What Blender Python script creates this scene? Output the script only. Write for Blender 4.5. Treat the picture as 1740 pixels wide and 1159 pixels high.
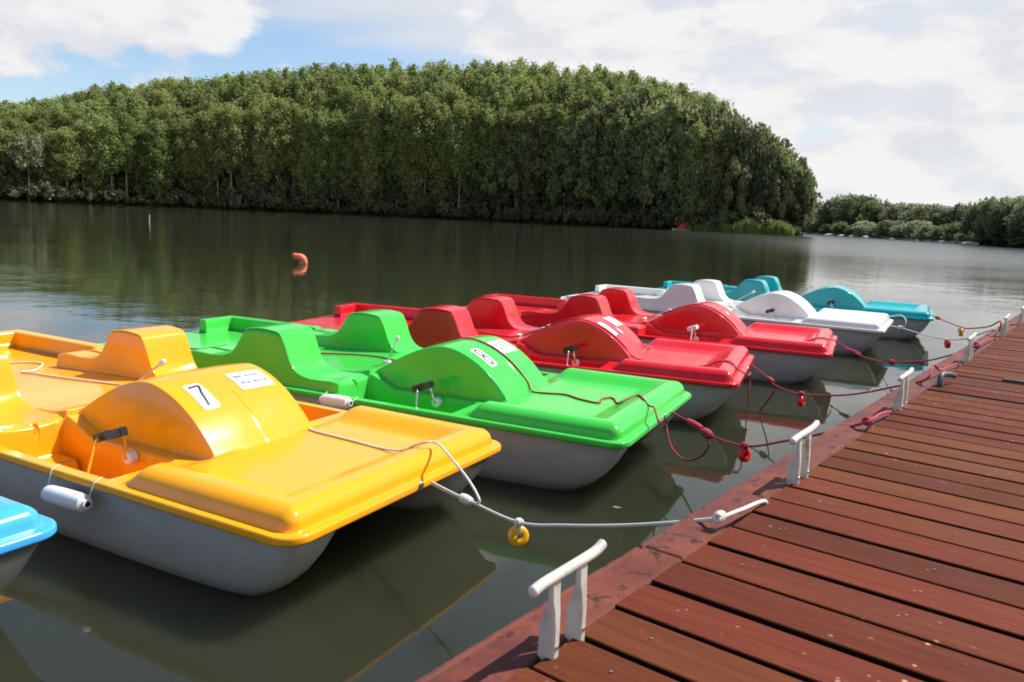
import bpy, math, random
import numpy as np
from mathutils import Vector, Matrix

random.seed(7)
rng = np.random.default_rng(7)
S = bpy.context.scene
COL = S.collection
for o in list(bpy.data.objects):
    bpy.data.objects.remove(o)

# ------------------------------------------------------------------ camera
cam = bpy.data.cameras.new('camera')
cam.sensor_width = 36.0
cam.lens = 1350.05 / 1740 * 36
cam.clip_start = 0.05
cam.clip_end = 4000
camo = bpy.data.objects.new('camera', cam)
COL.objects.link(camo)
Rv = Vector((0.99904059, 0.00680329, 0.04326209))
Uv = Vector((-0.04379375, 0.15519931, 0.98691199))
Fv = Vector((0.0, 0.98785975, -0.15534835))
camo.matrix_world = Matrix(((Rv.x, Uv.x, -Fv.x, 0), (Rv.y, Uv.y, -Fv.y, 0), (Rv.z, Uv.z, -Fv.z, 1.57), (0, 0, 0, 1)))
S.camera = camo

# ------------------------------------------------------------------ light
SUN_AZ = math.atan2(0.92, 0.38)          # clockwise from +Y
SUN_EL = math.radians(52)
W = bpy.data.worlds.new('World')
S.world = W
W.use_nodes = True
nt = W.node_tree
for n in list(nt.nodes):
    nt.nodes.remove(n)


def N(t, kind, **kw):
    n = t.nodes.new(kind)
    for k, v in kw.items():
        if k == 'loc':
            continue
        setattr(n, k, v)
    return n


def setin(n, **kw):
    for k, v in kw.items():
        n.inputs[k.replace('_', ' ')].default_value = v


def math_node(t, op, a, b=None, c=None, clamp=False):
    n = t.nodes.new('ShaderNodeMath')
    n.operation = op
    n.use_clamp = clamp
    for i, x in enumerate((a, b, c)):
        if x is None:
            continue
        if isinstance(x, (int, float)):
            n.inputs[i].default_value = x
        else:
            t.links.new(x, n.inputs[i])
    return n.outputs[0]


def maprange(t, x, a, b, lo=0.0, hi=1.0, smooth=True):
    n = t.nodes.new('ShaderNodeMapRange')
    if smooth:
        n.interpolation_type = 'SMOOTHSTEP'
    t.links.new(x, n.inputs[0])
    n.inputs[1].default_value = a
    n.inputs[2].default_value = b
    n.inputs[3].default_value = lo
    n.inputs[4].default_value = hi
    return n.outputs[0]


out = N(nt, 'ShaderNodeOutputWorld')
sky = N(nt, 'ShaderNodeTexSky', sky_type='NISHITA', sun_disc=False)
sky.sun_elevation = SUN_EL
sky.sun_rotation = SUN_AZ
sky.air_density = 1.0
sky.dust_density = 0.6
sky.ozone_density = 2.6
bg1 = N(nt, 'ShaderNodeBackground')
bg1.inputs[1].default_value = 0.115
nt.links.new(sky.outputs[0], bg1.inputs[0])
geo = N(nt, 'ShaderNodeTexCoord')
sep = N(nt, 'ShaderNodeSeparateXYZ')
nt.links.new(geo.outputs['Generated'], sep.inputs[0])
zc = math_node(nt, 'MAXIMUM', sep.outputs[2], 0.0)
den = math_node(nt, 'ADD', zc, 0.16)
px_ = math_node(nt, 'DIVIDE', sep.outputs[0], den)
py_ = math_node(nt, 'DIVIDE', sep.outputs[1], den)
comb = N(nt, 'ShaderNodeCombineXYZ')
nt.links.new(px_, comb.inputs[0])
nt.links.new(py_, comb.inputs[1])


def wnoise(scale, detail, rough, off, dist=0.0):
    m = N(nt, 'ShaderNodeMapping')
    m.inputs['Location'].default_value = off
    nt.links.new(comb.outputs[0], m.inputs[0])
    n = N(nt, 'ShaderNodeTexNoise')
    n.inputs['Scale'].default_value = scale
    n.inputs['Detail'].default_value = detail
    n.inputs['Roughness'].default_value = rough
    n.inputs['Distortion'].default_value = dist
    nt.links.new(m.outputs[0], n.inputs['Vector'])
    return n.outputs[0]


veil = wnoise(0.45, 5, 0.55, (0.34, 18.84, 0.0), 0.6)


def puff(off):
    m = N(nt, 'ShaderNodeMapping')
    m.inputs['Scale'].default_value = (3.4, 3.4, 7.5)
    m.inputs['Location'].default_value = off
    nt.links.new(geo.outputs['Generated'], m.inputs[0])
    n = N(nt, 'ShaderNodeTexNoise')
    n.inputs['Scale'].default_value = 1.0
    n.inputs['Detail'].default_value = 9
    n.inputs['Roughness'].default_value = 0.56
    nt.links.new(m.outputs[0], n.inputs['Vector'])
    return n.outputs[0]


cum = puff((14.21, 18.02, 0.0))
cum2 = puff((14.31, 18.02, 0.20))
# more cloud towards the right of the lake (+X), clearer towards the left and along the horizon
side = maprange(nt, px_, -1.3, 1.5, -0.095, 0.115)
# broken cloud looks denser towards the horizon and opens up overhead
open_ = maprange(nt, sep.outputs[2], 0.26, 0.70, 0.0, -0.20)
low = maprange(nt, sep.outputs[2], 0.0, 0.09, -0.11, 0.0)
veil_c = math_node(nt, 'ADD', math_node(nt, 'ADD', math_node(nt, 'ADD', veil, side), low), open_)
veil_m = maprange(nt, veil_c, 0.40, 0.60, 0.0, 0.85)
low2 = maprange(nt, sep.outputs[2], 0.02, 0.08, -0.02, 0.0)
cum_c = math_node(nt, 'ADD', math_node(nt, 'ADD', math_node(nt, 'ADD', cum, math_node(nt, 'MULTIPLY', side, 0.25)), low2), open_)
cum_m = maprange(nt, cum_c, 0.455, 0.525, 0.0, 1.0)
shade = maprange(nt, math_node(nt, 'SUBTRACT', cum, cum2), -0.07, 0.06, 0.0, 1.0)
ccol = N(nt, 'ShaderNodeMix', data_type='RGBA')
nt.links.new(shade, ccol.inputs[0])
ccol.inputs[6].default_value = (0.78, 0.80, 0.85, 1)
ccol.inputs[7].default_value = (0.96, 0.95, 0.95, 1)
cbg = N(nt, 'ShaderNodeBackground')
cbg.inputs[1].default_value = 0.68
nt.links.new(ccol.outputs[2], cbg.inputs[0])
vbg = N(nt, 'ShaderNodeBackground')
vbg.inputs[0].default_value = (0.80, 0.815, 0.85, 1)
vbg.inputs[1].default_value = 0.68
mx1 = N(nt, 'ShaderNodeMixShader')
nt.links.new(veil_m, mx1.inputs[0])
nt.links.new(bg1.outputs[0], mx1.inputs[1])
nt.links.new(vbg.outputs[0], mx1.inputs[2])
mx2 = N(nt, 'ShaderNodeMixShader')
nt.links.new(cum_m, mx2.inputs[0])
nt.links.new(mx1.outputs[0], mx2.inputs[1])
nt.links.new(cbg.outputs[0], mx2.inputs[2])
nt.links.new(mx2.outputs[0], out.inputs[0])

sun = bpy.data.lights.new('sun', 'SUN')
sun.energy = 5.0
sun.angle = math.radians(0.55)
sun.color = (1.0, 0.955, 0.88)
suno = bpy.data.objects.new('sun', sun)
COL.objects.link(suno)
sd = Vector((math.sin(SUN_AZ) * math.cos(SUN_EL), math.cos(SUN_AZ) * math.cos(SUN_EL), math.sin(SUN_EL)))
suno.rotation_euler = (-sd).to_track_quat('-Z', 'Y').to_euler()
suno.location = sd * 60

S.view_settings.view_transform = 'Standard'
S.view_settings.look = 'None'
S.view_settings.exposure = 0.5
S.view_settings.gamma = 1.0
S.view_settings.use_curve_mapping = False
S.render.engine = 'CYCLES'
S.cycles.filter_width = 1.8
S.cycles.max_bounces = 8
S.cycles.diffuse_bounces = 4
S.cycles.glossy_bounces = 4
S.cycles.transparent_max_bounces = 4


# ------------------------------------------------------------------ helpers
def mat(name, color, rough=0.5, metallic=0.0, coat=0.0, spec=0.5):
    m = bpy.data.materials.new(name)
    m.use_nodes = True
    b = m.node_tree.nodes['Principled BSDF']
    b.inputs['Base Color'].default_value = (*color, 1)
    b.inputs['Roughness'].default_value = rough
    b.inputs['Metallic'].default_value = metallic
    b.inputs['Coat Weight'].default_value = coat
    b.inputs['Specular IOR Level'].default_value = spec
    return m


def noise_tex(t, scale, detail=4, rough=0.55, vec=None, dist=0.0):
    n = t.nodes.new('ShaderNodeTexNoise')
    n.inputs['Scale'].default_value = scale
    n.inputs['Detail'].default_value = detail
    n.inputs['Roughness'].default_value = rough
    n.inputs['Distortion'].default_value = dist
    if vec is not None:
        t.links.new(vec, n.inputs['Vector'])
    return n.outputs[0]


def mapping(t, src, scale=(1, 1, 1), loc=(0, 0, 0)):
    m = t.nodes.new('ShaderNodeMapping')
    m.inputs['Scale'].default_value = scale
    m.inputs['Location'].default_value = loc
    t.links.new(src, m.inputs[0])
    return m.outputs[0]


def mixc(t, fac, a, b, blend='MIX'):
    n = t.nodes.new('ShaderNodeMix')
    n.data_type = 'RGBA'
    n.blend_type = blend
    if isinstance(fac, (int, float)):
        n.inputs[0].default_value = fac
    else:
        t.links.new(fac, n.inputs[0])
    for i, x in ((6, a), (7, b)):
        if isinstance(x, tuple):
            n.inputs[i].default_value = (*x[:3], 1)
        else:
            t.links.new(x, n.inputs[i])
    return n.outputs[2]


def bump(t, h, strength, dist, normal_to):
    n = t.nodes.new('ShaderNodeBump')
    n.inputs['Strength'].default_value = strength
    n.inputs['Distance'].default_value = dist
    t.links.new(h, n.inputs['Height'])
    t.links.new(n.outputs[0], normal_to.inputs['Normal'])
    return n


def mesh_obj(name, verts, faces, m=None, parent=None, smooth=False, normals=None):
    me = bpy.data.meshes.new(name)
    me.from_pydata([tuple(v) for v in verts], [], [tuple(f) for f in faces])
    me.update()
    if m is not None:
        me.materials.append(m)
    if smooth:
        me.polygons.foreach_set('use_smooth', [True] * len(me.polygons))
    if normals is not None:
        me.normals_split_custom_set_from_vertices([tuple(n) for n in normals])
    o = bpy.data.objects.new(name, me)
    COL.objects.link(o)
    if parent is not None:
        o.parent = parent
    return o


def tag(o, label=None, cat=None, group=None, kind=None):
    if label:
        o['label'] = label
    if cat:
        o['category'] = cat
    if group:
        o['group'] = group
    if kind:
        o['kind'] = kind
    return o


def empty(name, loc=(0, 0, 0), rz=0.0):
    o = bpy.data.objects.new(name, None)
    o.empty_display_size = 0.1
    COL.objects.link(o)
    o.location = loc
    o.rotation_euler = (0, 0, rz)
    return o


def copy_tree(o, parent=None):
    c = o.copy()
    COL.objects.link(c)
    c.parent = parent
    for ch in list(o.children):
        copy_tree(ch, c)
    return c


def sm(x, a, b):
    t = np.clip((x - a) / (b - a), 0, 1)
    return t * t * (3 - 2 * t)


class MB:
    """collects shapes into one mesh"""

    def __init__(self):
        self.v = []
        self.f = []

    def add(self, v, f):
        k = len(self.v)
        self.v += [tuple(p) for p in v]
        self.f += [tuple(i + k for i in q) for q in f]

    def box(self, x0, x1, y0, y1, z0, z1, tf=None, bev=0.0):
        if bev <= 0:
            v = [(x, y, z) for z in (z0, z1) for y in (y0, y1) for x in (x0, x1)]
            f = [(0, 2, 3, 1), (4, 5, 7, 6), (0, 1, 5, 4), (2, 6, 7, 3), (0, 4, 6, 2), (1, 3, 7, 5)]
        else:
            b = bev
            lo = [(x0, y0), (x1, y0), (x1, y1), (x0, y1)]
            hi = [(x0 + b, y0 + b), (x1 - b, y0 + b), (x1 - b, y1 - b), (x0 + b, y1 - b)]
            v = [(x, y, z0) for x, y in lo] + [(x, y, z1 - b) for x, y in lo] + [(x, y, z1) for x, y in hi]
            f = [(3, 2, 1, 0), (8, 9, 10, 11)]
            for i in range(4):
                j = (i + 1) % 4
                f += [(i, j, 4 + j, 4 + i), (4 + i, 4 + j, 8 + j, 8 + i)]
        if tf:
            v = [tf(*p) for p in v]
        self.add(v, f)

    def tube(self, pts, r, seg=8, closed=False, caps=True):
        pts = [Vector(p) for p in pts]
        n = len(pts)
        rs = r if isinstance(r, (list, tuple)) else [r] * n
        ring = []
        up = None
        vs = []
        for i, p in enumerate(pts):
            if closed:
                t = (pts[(i + 1) % n] - pts[i - 1])
            else:
                t = pts[min(i + 1, n - 1)] - pts[max(i - 1, 0)]
            t.normalize()
            if up is None:
                up = t.orthogonal().normalized()
            up = (up - t * up.dot(t))
            if up.length < 1e-6:
                up = t.orthogonal()
            up.normalize()
            w = t.cross(up)
            for k in range(seg):
                a = 2 * math.pi * k / seg
                vs.append(p + (up * math.cos(a) + w * math.sin(a)) * rs[i])
        fs = []
        m = n if closed else n - 1
        for i in range(m):
            for k in range(seg):
                a, b = i * seg + k, i * seg + (k + 1) % seg
                c, d = ((i + 1) % n) * seg + (k + 1) % seg, ((i + 1) % n) * seg + k
                fs.append((a, b, c, d))
        if caps and not closed:
            fs.append(tuple(range(seg))[::-1])
            fs.append(tuple((n - 1) * seg + k for k in range(seg)))
        self.add(vs, fs)

    def lathe(self, prof, seg=20, tf=None, axis='z'):
        v = []
        for r, h in prof:
            for k in range(seg):
                a = 2 * math.pi * k / seg
                p = (r * math.cos(a), r * math.sin(a), h)
                if axis == 'x':
                    p = (h, p[0], p[1])
                elif axis == 'y':
                    p = (p[0], h, p[1])
                v.append(tf(*p) if tf else p)
        f = []
        for i in range(len(prof) - 1):
            for k in range(seg):
                f.append((i * seg + k, i * seg + (k + 1) % seg, (i + 1) * seg + (k + 1) % seg, (i + 1) * seg + k))
        f.append(tuple(range(seg))[::-1])
        f.append(tuple((len(prof) - 1) * seg + k for k in range(seg)))
        self.add(v, f)

    def build(self, name, m, parent=None, smooth=False):
        return mesh_obj(name, self.v, self.f, m, parent, smooth)


def auto_smooth(o, deg=35):
    me = o.data
    me.polygons.foreach_set('use_smooth', [True] * len(me.polygons))
    me.set_sharp_from_angle(angle=math.radians(deg))


def spline(pts, n=8, closed=False):
    P = [np.array(p, float) for p in pts]
    out = []
    m = len(P)
    rangem = range(m) if closed else range(m - 1)
    for i in rangem:
        if closed:
            p0, p1, p2, p3 = P[i - 1], P[i], P[(i + 1) % m], P[(i + 2) % m]
        else:
            p0, p1, p2, p3 = P[max(i - 1, 0)], P[i], P[i + 1], P[min(i + 2, m - 1)]
        for k in range(n):
            t = k / n
            out.append(0.5 * ((2 * p1) + (-p0 + p2) * t + (2 * p0 - 5 * p1 + 4 * p2 - p3) * t * t + (-p0 + 3 * p1 - 3 * p2 + p3) * t ** 3))
    if not closed:
        out.append(P[-1])
    return out


# ------------------------------------------------------------------ materials
def gelcoat(name, color, rough=0.15):
    m = mat(name, color, rough, coat=0.06, spec=0.3)
    t = m.node_tree
    b = t.nodes['Principled BSDF']
    b.inputs['Coat Roughness'].default_value = 0.12
    tc = t.nodes.new('ShaderNodeTexCoord')
    n1 = noise_tex(t, 2.2, 5, 0.6, tc.outputs['Object'])
    n2 = noise_tex(t, 38, 3, 0.6, tc.outputs['Object'])
    c = mixc(t, maprange(t, n1, 0.35, 0.75), tuple(color), tuple(min(1, x * 0.86 + 0.02) for x in color))
    c = mixc(t, maprange(t, n2, 0.57, 0.76, 0, 0.30), c, tuple(min(1, x * 0.6 + 0.12) for x in color))
    n5 = noise_tex(t, 9, 5, 0.7, mapping(t, tc.outputs['Object'], (0.5, 6.0, 6.0)))
    c = mixc(t, maprange(t, n5, 0.60, 0.72, 0, 0.20), c, tuple(min(1, x * 0.75 + 0.16) for x in color))
    t.links.new(c, b.inputs['Base Color'])
    t.links.new(maprange(t, n1, 0.3, 0.8, rough - 0.04, rough + 0.10), b.inputs['Roughness'])
    n3 = noise_tex(t, 5, 2, 0.5, tc.outputs['Object'])
    bump(t, n3, 0.10, 0.003, b)
    return m


M_YEL = gelcoat('gelcoat_yellow', (0.90, 0.365, 0.006))
M_GRN = gelcoat('gelcoat_green', (0.050, 0.53, 0.060))
M_RED = gelcoat('gelcoat_red', (0.62, 0.011, 0.019))
M_RED2 = gelcoat('gelcoat_red_faded', (0.64, 0.012, 0.017))
M_WHT = gelcoat('gelcoat_white', (0.76, 0.75, 0.72))
M_TEA = gelcoat('gelcoat_teal', (0.018, 0.385, 0.41))
M_BLU = gelcoat('gelcoat_blue', (0.05, 0.38, 0.85))


def hull_material():
    m = mat('hull_grey', (0.27, 0.275, 0.28), 0.38)
    t = m.node_tree
    b = t.nodes['Principled BSDF']
    tc = t.nodes.new('ShaderNodeTexCoord')
    s = t.nodes.new('ShaderNodeSeparateXYZ')
    t.links.new(tc.outputs['Object'], s.inputs[0])
    n = noise_tex(t, 5, 6, 0.65, mapping(t, tc.outputs['Object'], (1, 1, 3)))
    c = mixc(t, maprange(t, n, 0.35, 0.7), (0.45, 0.435, 0.41), (0.40, 0.385, 0.36))
    # algae line just above the water
    wl = math_node(t, 'ADD', s.outputs[2], math_node(t, 'MULTIPLY', n, 0.05))
    c = mixc(t, maprange(t, wl, -0.27, -0.35, 0, 0.65), c, (0.13, 0.13, 0.10))
    t.links.new(c, b.inputs['Base Color'])
    return m


M_HULL = hull_material()
M_BLACK = mat('black_plastic', (0.012, 0.012, 0.013), 0.35)
M_STEEL = mat('stainless_steel', (0.62, 0.61, 0.58), 0.28, 1.0)
M_WPLAS = mat('white_plastic', (0.74, 0.74, 0.72), 0.4)
M_STICK = mat('sticker_white', (0.80, 0.80, 0.80), 0.45)
M_INK = mat('numeral_ink', (0.012, 0.016, 0.035), 0.5)
M_TXT = mat('faded_print', (0.22, 0.23, 0.34), 0.6)
M_DARK = mat('shadow_slot', (0.02, 0.02, 0.02), 0.8)


def rope_material(name, col):
    m = mat(name, col, 0.8)
    t = m.node_tree
    b = t.nodes['Principled BSDF']
    tc = t.nodes.new('ShaderNodeTexCoord')
    n = noise_tex(t, 120, 3, 0.6, tc.outputs['Object'])
    c = mixc(t, n, tuple(x * 0.6 for x in col), tuple(min(1, x * 1.3) for x in col))
    t.links.new(c, b.inputs['Base Color'])
    bump(t, n, 0.6, 0.003, b)
    return m


M_RWHITE = rope_material('rope_white', (0.66, 0.63, 0.58))
M_RRED = rope_material('rope_red', (0.38, 0.030, 0.055))


# ------------------------------------------------------------------ water and terrain
def water_material():
    m = mat('lake_water', (0.030, 0.031, 0.017), 0.035)
    t = m.node_tree
    b = t.nodes['Principled BSDF']
    b.inputs['IOR'].default_value = 1.33
    b.subsurface_method = 'BURLEY'
    b.inputs['Subsurface Weight'].default_value = 1.0
    b.inputs['Subsurface Radius'].default_value = (1.0, 1.0, 0.8)
    b.inputs['Subsurface Scale'].default_value = 0.5
    b.inputs['Specular IOR Level'].default_value = 0.5
    tc = t.nodes.new('ShaderNodeTexCoord')
    P = tc.outputs['Object']
    big = noise_tex(t, 0.10, 3, 0.5, mapping(t, P, (0.5, 1.6, 1)))
    n1 = noise_tex(t, 0.9, 3, 0.5, mapping(t, P, (1.0, 1.25, 1)), 0.3)
    n2 = noise_tex(t, 4.5, 3, 0.55, mapping(t, P, (0.8, 1.3, 1)), 0.2)
    n3 = noise_tex(t, 14.0, 2, 0.5, mapping(t, P, (0.7, 1.4, 1)))
    calm = maprange(t, big, 0.38, 0.62, 0.25, 1.0)
    # sheltered between the boats and the dock, rippled out on the open lake
    v = t.nodes.new('ShaderNodeVectorMath')
    v.operation = 'DISTANCE'
    t.links.new(P, v.inputs[0])
    v.inputs[1].default_value = (1.5, 4.0, 0)
    opn = maprange(t, v.outputs['Value'], 5.5, 14.0, 0.06, 1.0)
    rip = math_node(t, 'ADD', math_node(t, 'MULTIPLY', n2, 0.0042), math_node(t, 'MULTIPLY', n3, 0.0011))
    sx = t.nodes.new('ShaderNodeSeparateXYZ')
    t.links.new(P, sx.inputs[0])
    wind = maprange(t, sx.outputs[0], 9.0, 45.0, 1.0, 4.5)
    rip = math_node(t, 'MULTIPLY', math_node(t, 'MULTIPLY', math_node(t, 'MULTIPLY', rip, calm), opn), wind)
    swell = math_node(t, 'MULTIPLY', n1, maprange(t, v.outputs['Value'], 5.0, 30.0, 0.0052, 0.010))
    h = math_node(t, 'ADD', rip, swell)
    bump(t, h, 1.0, 1.0, b)
    rg = math_node(t, 'ADD', maprange(t, v.outputs['Value'], 12.0, 60.0, 0.02, 0.075), maprange(t, sx.outputs[0], 8.0, 40.0, 0.0, 0.16))
    t.links.new(rg, b.inputs['Roughness'])
    silt = noise_tex(t, 0.6, 4, 0.6, P)
    c = mixc(t, silt, (0.021, 0.024, 0.014), (0.028, 0.031, 0.018))
    t.links.new(c, b.inputs['Base Color'])
    return m


def sheet(name, x0, x1, y0, y1, z, m, nx=1, ny=1):
    v = [(x0 + (x1 - x0) * i / nx, y0 + (y1 - y0) * j / ny, z) for j in range(ny + 1) for i in range(nx + 1)]
    f = [(j * (nx + 1) + i, j * (nx + 1) + i + 1, (j + 1) * (nx + 1) + i + 1, (j + 1) * (nx + 1) + i) for j in range(ny) for i in range(nx)]
    return mesh_obj(name, v, f, m)


water = tag(sheet('water', -1500, 1500, -300, 2500, 0, water_material()), kind='structure')

M_BANK = mat('bank_soil', (0.035, 0.036, 0.018), 1.0, spec=0.0)
_t = M_BANK.node_tree
_tc = _t.nodes.new('ShaderNodeTexCoord')
_n = noise_tex(_t, 0.35, 6, 0.65, _tc.outputs['Object'])
_t.links.new(mixc(_t, maprange(_t, _n, 0.35, 0.68), (0.012, 0.013, 0.007), (0.026, 0.028, 0.013)), _t.nodes['Principled BSDF'].inputs['Base Color'])
# lake bed, so that the ground runs on under the water to the horizon
tag(sheet('lake_bed', -1500, 1500, -300, 2500, -3.0, M_BANK), kind='structure')


def bearing(px):
    """unit ground direction of the horizon at a photo column"""
    yh = 329 + px * 0.04406
    d = Fv + Rv * ((px - 870) / 1350.05) - Uv * ((yh - 579.5) / 1350.05)
    d.z = 0
    return d.normalized()


ISL_PX = [-150, 0, 240, 470, 700, 900, 1080, 1140, 1250, 1345, 1380]
ISL_D = [215, 218, 222, 222, 215, 205, 190, 180, 172, 176, 182]
TOP_PX = [-150, 0, 100, 200, 390, 530, 640, 760, 900, 1000, 1050, 1150, 1200, 1250, 1300, 1330, 1360, 1385]
TOP_Y = [193, 180, 165, 147, 125, 112, 105, 104, 108, 116, 124, 148, 165, 192, 222, 245, 268, 330]


def isl(px, extra=0.0):
    d = bearing(px) * (np.interp(px, ISL_PX, ISL_D) + extra)
    return d


def tan_at(px, y):
    """tangent of the elevation of a photo point"""
    d = Fv + Rv * ((px - 870) / 1350.05) - Uv * ((y - 579.5) / 1350.05)
    return d.z / math.hypot(d.x, d.y)


def top_tan(px):
    return tan_at(px, np.interp(px, TOP_PX, TOP_Y))


def terrain(name, pts_front, depth, height, m):
    """bank rising from the water line: rows of offsets behind the front line"""
    prof = [(-1.2, -0.6), (0.0, -0.05), (0.5, 0.45), (3.0, 0.8), (12, 0.8 + height * 0.3), (30, 0.8 + height * 0.8), (depth * 0.7, 0.8 + height), (depth, 0.6)]
    v = []
    for p, dr in pts_front:
        for off, z in prof:
            q = p + dr * off
            v.append((q.x, q.y, z + (random.uniform(-0.15, 0.25) if z > 0.2 else 0)))
    k = len(prof)
    f = []
    for i in range(len(pts_front) - 1):
        for j in range(k - 1):
            f.append((i * k + j, (i + 1) * k + j, (i + 1) * k + j + 1, i * k + j + 1))
    return tag(mesh_obj(name, v, f, m, smooth=True), kind='structure')


front = [(isl(px, random.uniform(-0.7, 0.7)), bearing(px)) for px in np.arange(-150, 1373, 12)]
terrain('island_ground', front, 90, 3.0, M_BANK)
FAR_PX = [1300, 1340, 1360, 1420, 1500, 1580, 1650, 1700, 1740, 1800, 1900, 2050]
FAR_D = [300, 285, 275, 253, 223, 196, 177, 162, 151, 144, 133, 120]
farfront = [(bearing(px) * (np.interp(px, FAR_PX, FAR_D) + random.uniform(-0.6, 0.6)), (bearing(px) + Vector((0.5, 0.5, 0))).normalized()) for px in np.arange(1300, 2051, 15)]
terrain('far_shore_ground', farfront, 120, 3.0, M_BANK)


# added pale strip imitating the sky's bright reflection along the far shore
v, f = [], []
for px in np.arange(1350, 1666, 9):
    b_ = bearing(px)
    q_ = b_ * np.interp(px, FAR_PX, FAR_D)
    for off_, z_ in ((-3.4, -0.2), (-2.6, 0.10), (-1.6, 0.34 + random.uniform(-0.05, 0.07)), (1.0, 0.5)):
        v.append((q_.x + b_.x * off_, q_.y + b_.y * off_, z_))
n_ = len(v) // 4
for i in range(n_ - 1):
    for j in range(3):
        f.append((4 * i + j, 4 * i + 4 + j, 4 * i + 5 + j, 4 * i + 1 + j))
tag(mesh_obj('shore_glint_strip', v, f, mat('sky_glint_pale', (0.40, 0.39, 0.36), 0.95)), kind='structure')

# ------------------------------------------------------------------ vegetation
def leaf_material(name, c_dark, c_light, trans=0.42):
    m = mat(name, c_dark, 0.6, spec=0.25)
    t = m.node_tree
    b = t.nodes['Principled BSDF']
    g = t.nodes.new('ShaderNodeNewGeometry')
    oi = t.nodes.new('ShaderNodeObjectInfo')
    c = mixc(t, g.outputs['Random Per Island'], c_dark, c_light)
    hs = t.nodes.new('ShaderNodeHueSaturation')
    t.links.new(c, hs.inputs['Color'])
    t.links.new(maprange(t, oi.outputs['Random'], 0, 1, 0.485, 0.515, False), hs.inputs['Hue'])
    w = t.nodes.new('ShaderNodeTexWhiteNoise')
    w.noise_dimensions = '1D'
    t.links.new(math_node(t, 'MULTIPLY', oi.outputs['Random'], 91.7), w.inputs['W'])
    t.links.new(maprange(t, w.outputs['Value'], 0, 1, 0.72, 1.22, False), hs.inputs['Value'])
    hs.inputs['Saturation'].default_value = 0.95
    t.links.new(hs.outputs[0], b.inputs['Base Color'])
    tr = t.nodes.new('ShaderNodeBsdfTranslucent')
    t.links.new(hs.outputs[0], tr.inputs['Color'])
    mx = t.nodes.new('ShaderNodeMixShader')
    mx.inputs[0].default_value = trans
    o = t.nodes['Material Output']
    t.links.new(b.outputs[0], mx.inputs[1])
    t.links.new(tr.outputs[0], mx.inputs[2])
    t.links.new(mx.outputs[0], o.inputs['Surface'])
    return m


L_POP = leaf_material('poplar_leaves', (0.200, 0.250, 0.066), (0.360, 0.420, 0.135))  # extra blue in the wood's leaf colours imitates air haze
L_BRD = leaf_material('broadleaf_leaves', (0.155, 0.190, 0.068), (0.320, 0.355, 0.145))
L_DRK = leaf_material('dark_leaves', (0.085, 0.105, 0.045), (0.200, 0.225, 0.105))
L_PALE = leaf_material('willow_leaves', (0.270, 0.310, 0.160), (0.480, 0.520, 0.310))
L_SHR = leaf_material('shrub_leaves', (0.090, 0.110, 0.045), (0.260, 0.280, 0.130))
L_FDK = leaf_material('distant_dark_leaves', (0.120, 0.150, 0.065), (0.240, 0.280, 0.125))
L_FAR = leaf_material('distant_leaves', (0.190, 0.225, 0.105), (0.340, 0.380, 0.200))  # leaf colour paled and greyed to imitate haze over distance
L_FSH = leaf_material('distant_willow_leaves', (0.250, 0.280, 0.140), (0.400, 0.430, 0.245))
L_REED = leaf_material('reed_leaves', (0.120, 0.200, 0.042), (0.220, 0.320, 0.080))


def bark_material(name, a, b_):
    m = mat(name, a, 0.9)
    t = m.node_tree
    tc = t.nodes.new('ShaderNodeTexCoord')
    n = noise_tex(t, 1.2, 5, 0.6, mapping(t, tc.outputs['Object'], (3, 3, 0.5)))
    t.links.new(mixc(t, maprange(t, n, 0.35, 0.65), a, b_), t.nodes['Principled BSDF'].inputs['Base Color'])
    return m


BARK = bark_material('pale_bark', (0.34, 0.32, 0.26), (0.12, 0.11, 0.085))
BARKD = bark_material('dark_bark', (0.075, 0.062, 0.045), (0.035, 0.03, 0.022))


def leaf_quads(centres, size, up_bias=0.0, stretch=1.5, upright=0.0):
    n = len(centres)
    C = np.array(centres)
    nrm = rng.normal(size=(n, 3))
    nrm[:, 2] += up_bias
    nrm /= np.linalg.norm(nrm, axis=1)[:, None]
    a = np.cross(nrm, rng.normal(size=(n, 3)))
    a /= np.linalg.norm(a, axis=1)[:, None]
    if upright:
        a[:, 2] = np.abs(a[:, 2]) + upright
        a -= nrm * (a * nrm).sum(1)[:, None]
        a /= np.linalg.norm(a, axis=1)[:, None] + 1e-9
    b = np.cross(nrm, a)
    s = size * rng.uniform(0.6, 1.35, size=(n, 1))
    A = a * s * stretch * 0.5
    B = b * s * 0.5
    bend = nrm * s * 0.18
    V = np.stack([C - A, C - B * 0.9 + bend, C + A, C + B * 0.9 + bend], axis=1).reshape(-1, 3)
    F = np.arange(n * 4).reshape(n, 4)
    return V, F


def fast_mesh(name, V, F, m):
    me = bpy.data.meshes.new(name)
    me.from_pydata(V.tolist(), [], F.tolist())
    me.materials.append(m)
    me.update()
    return me


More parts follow.
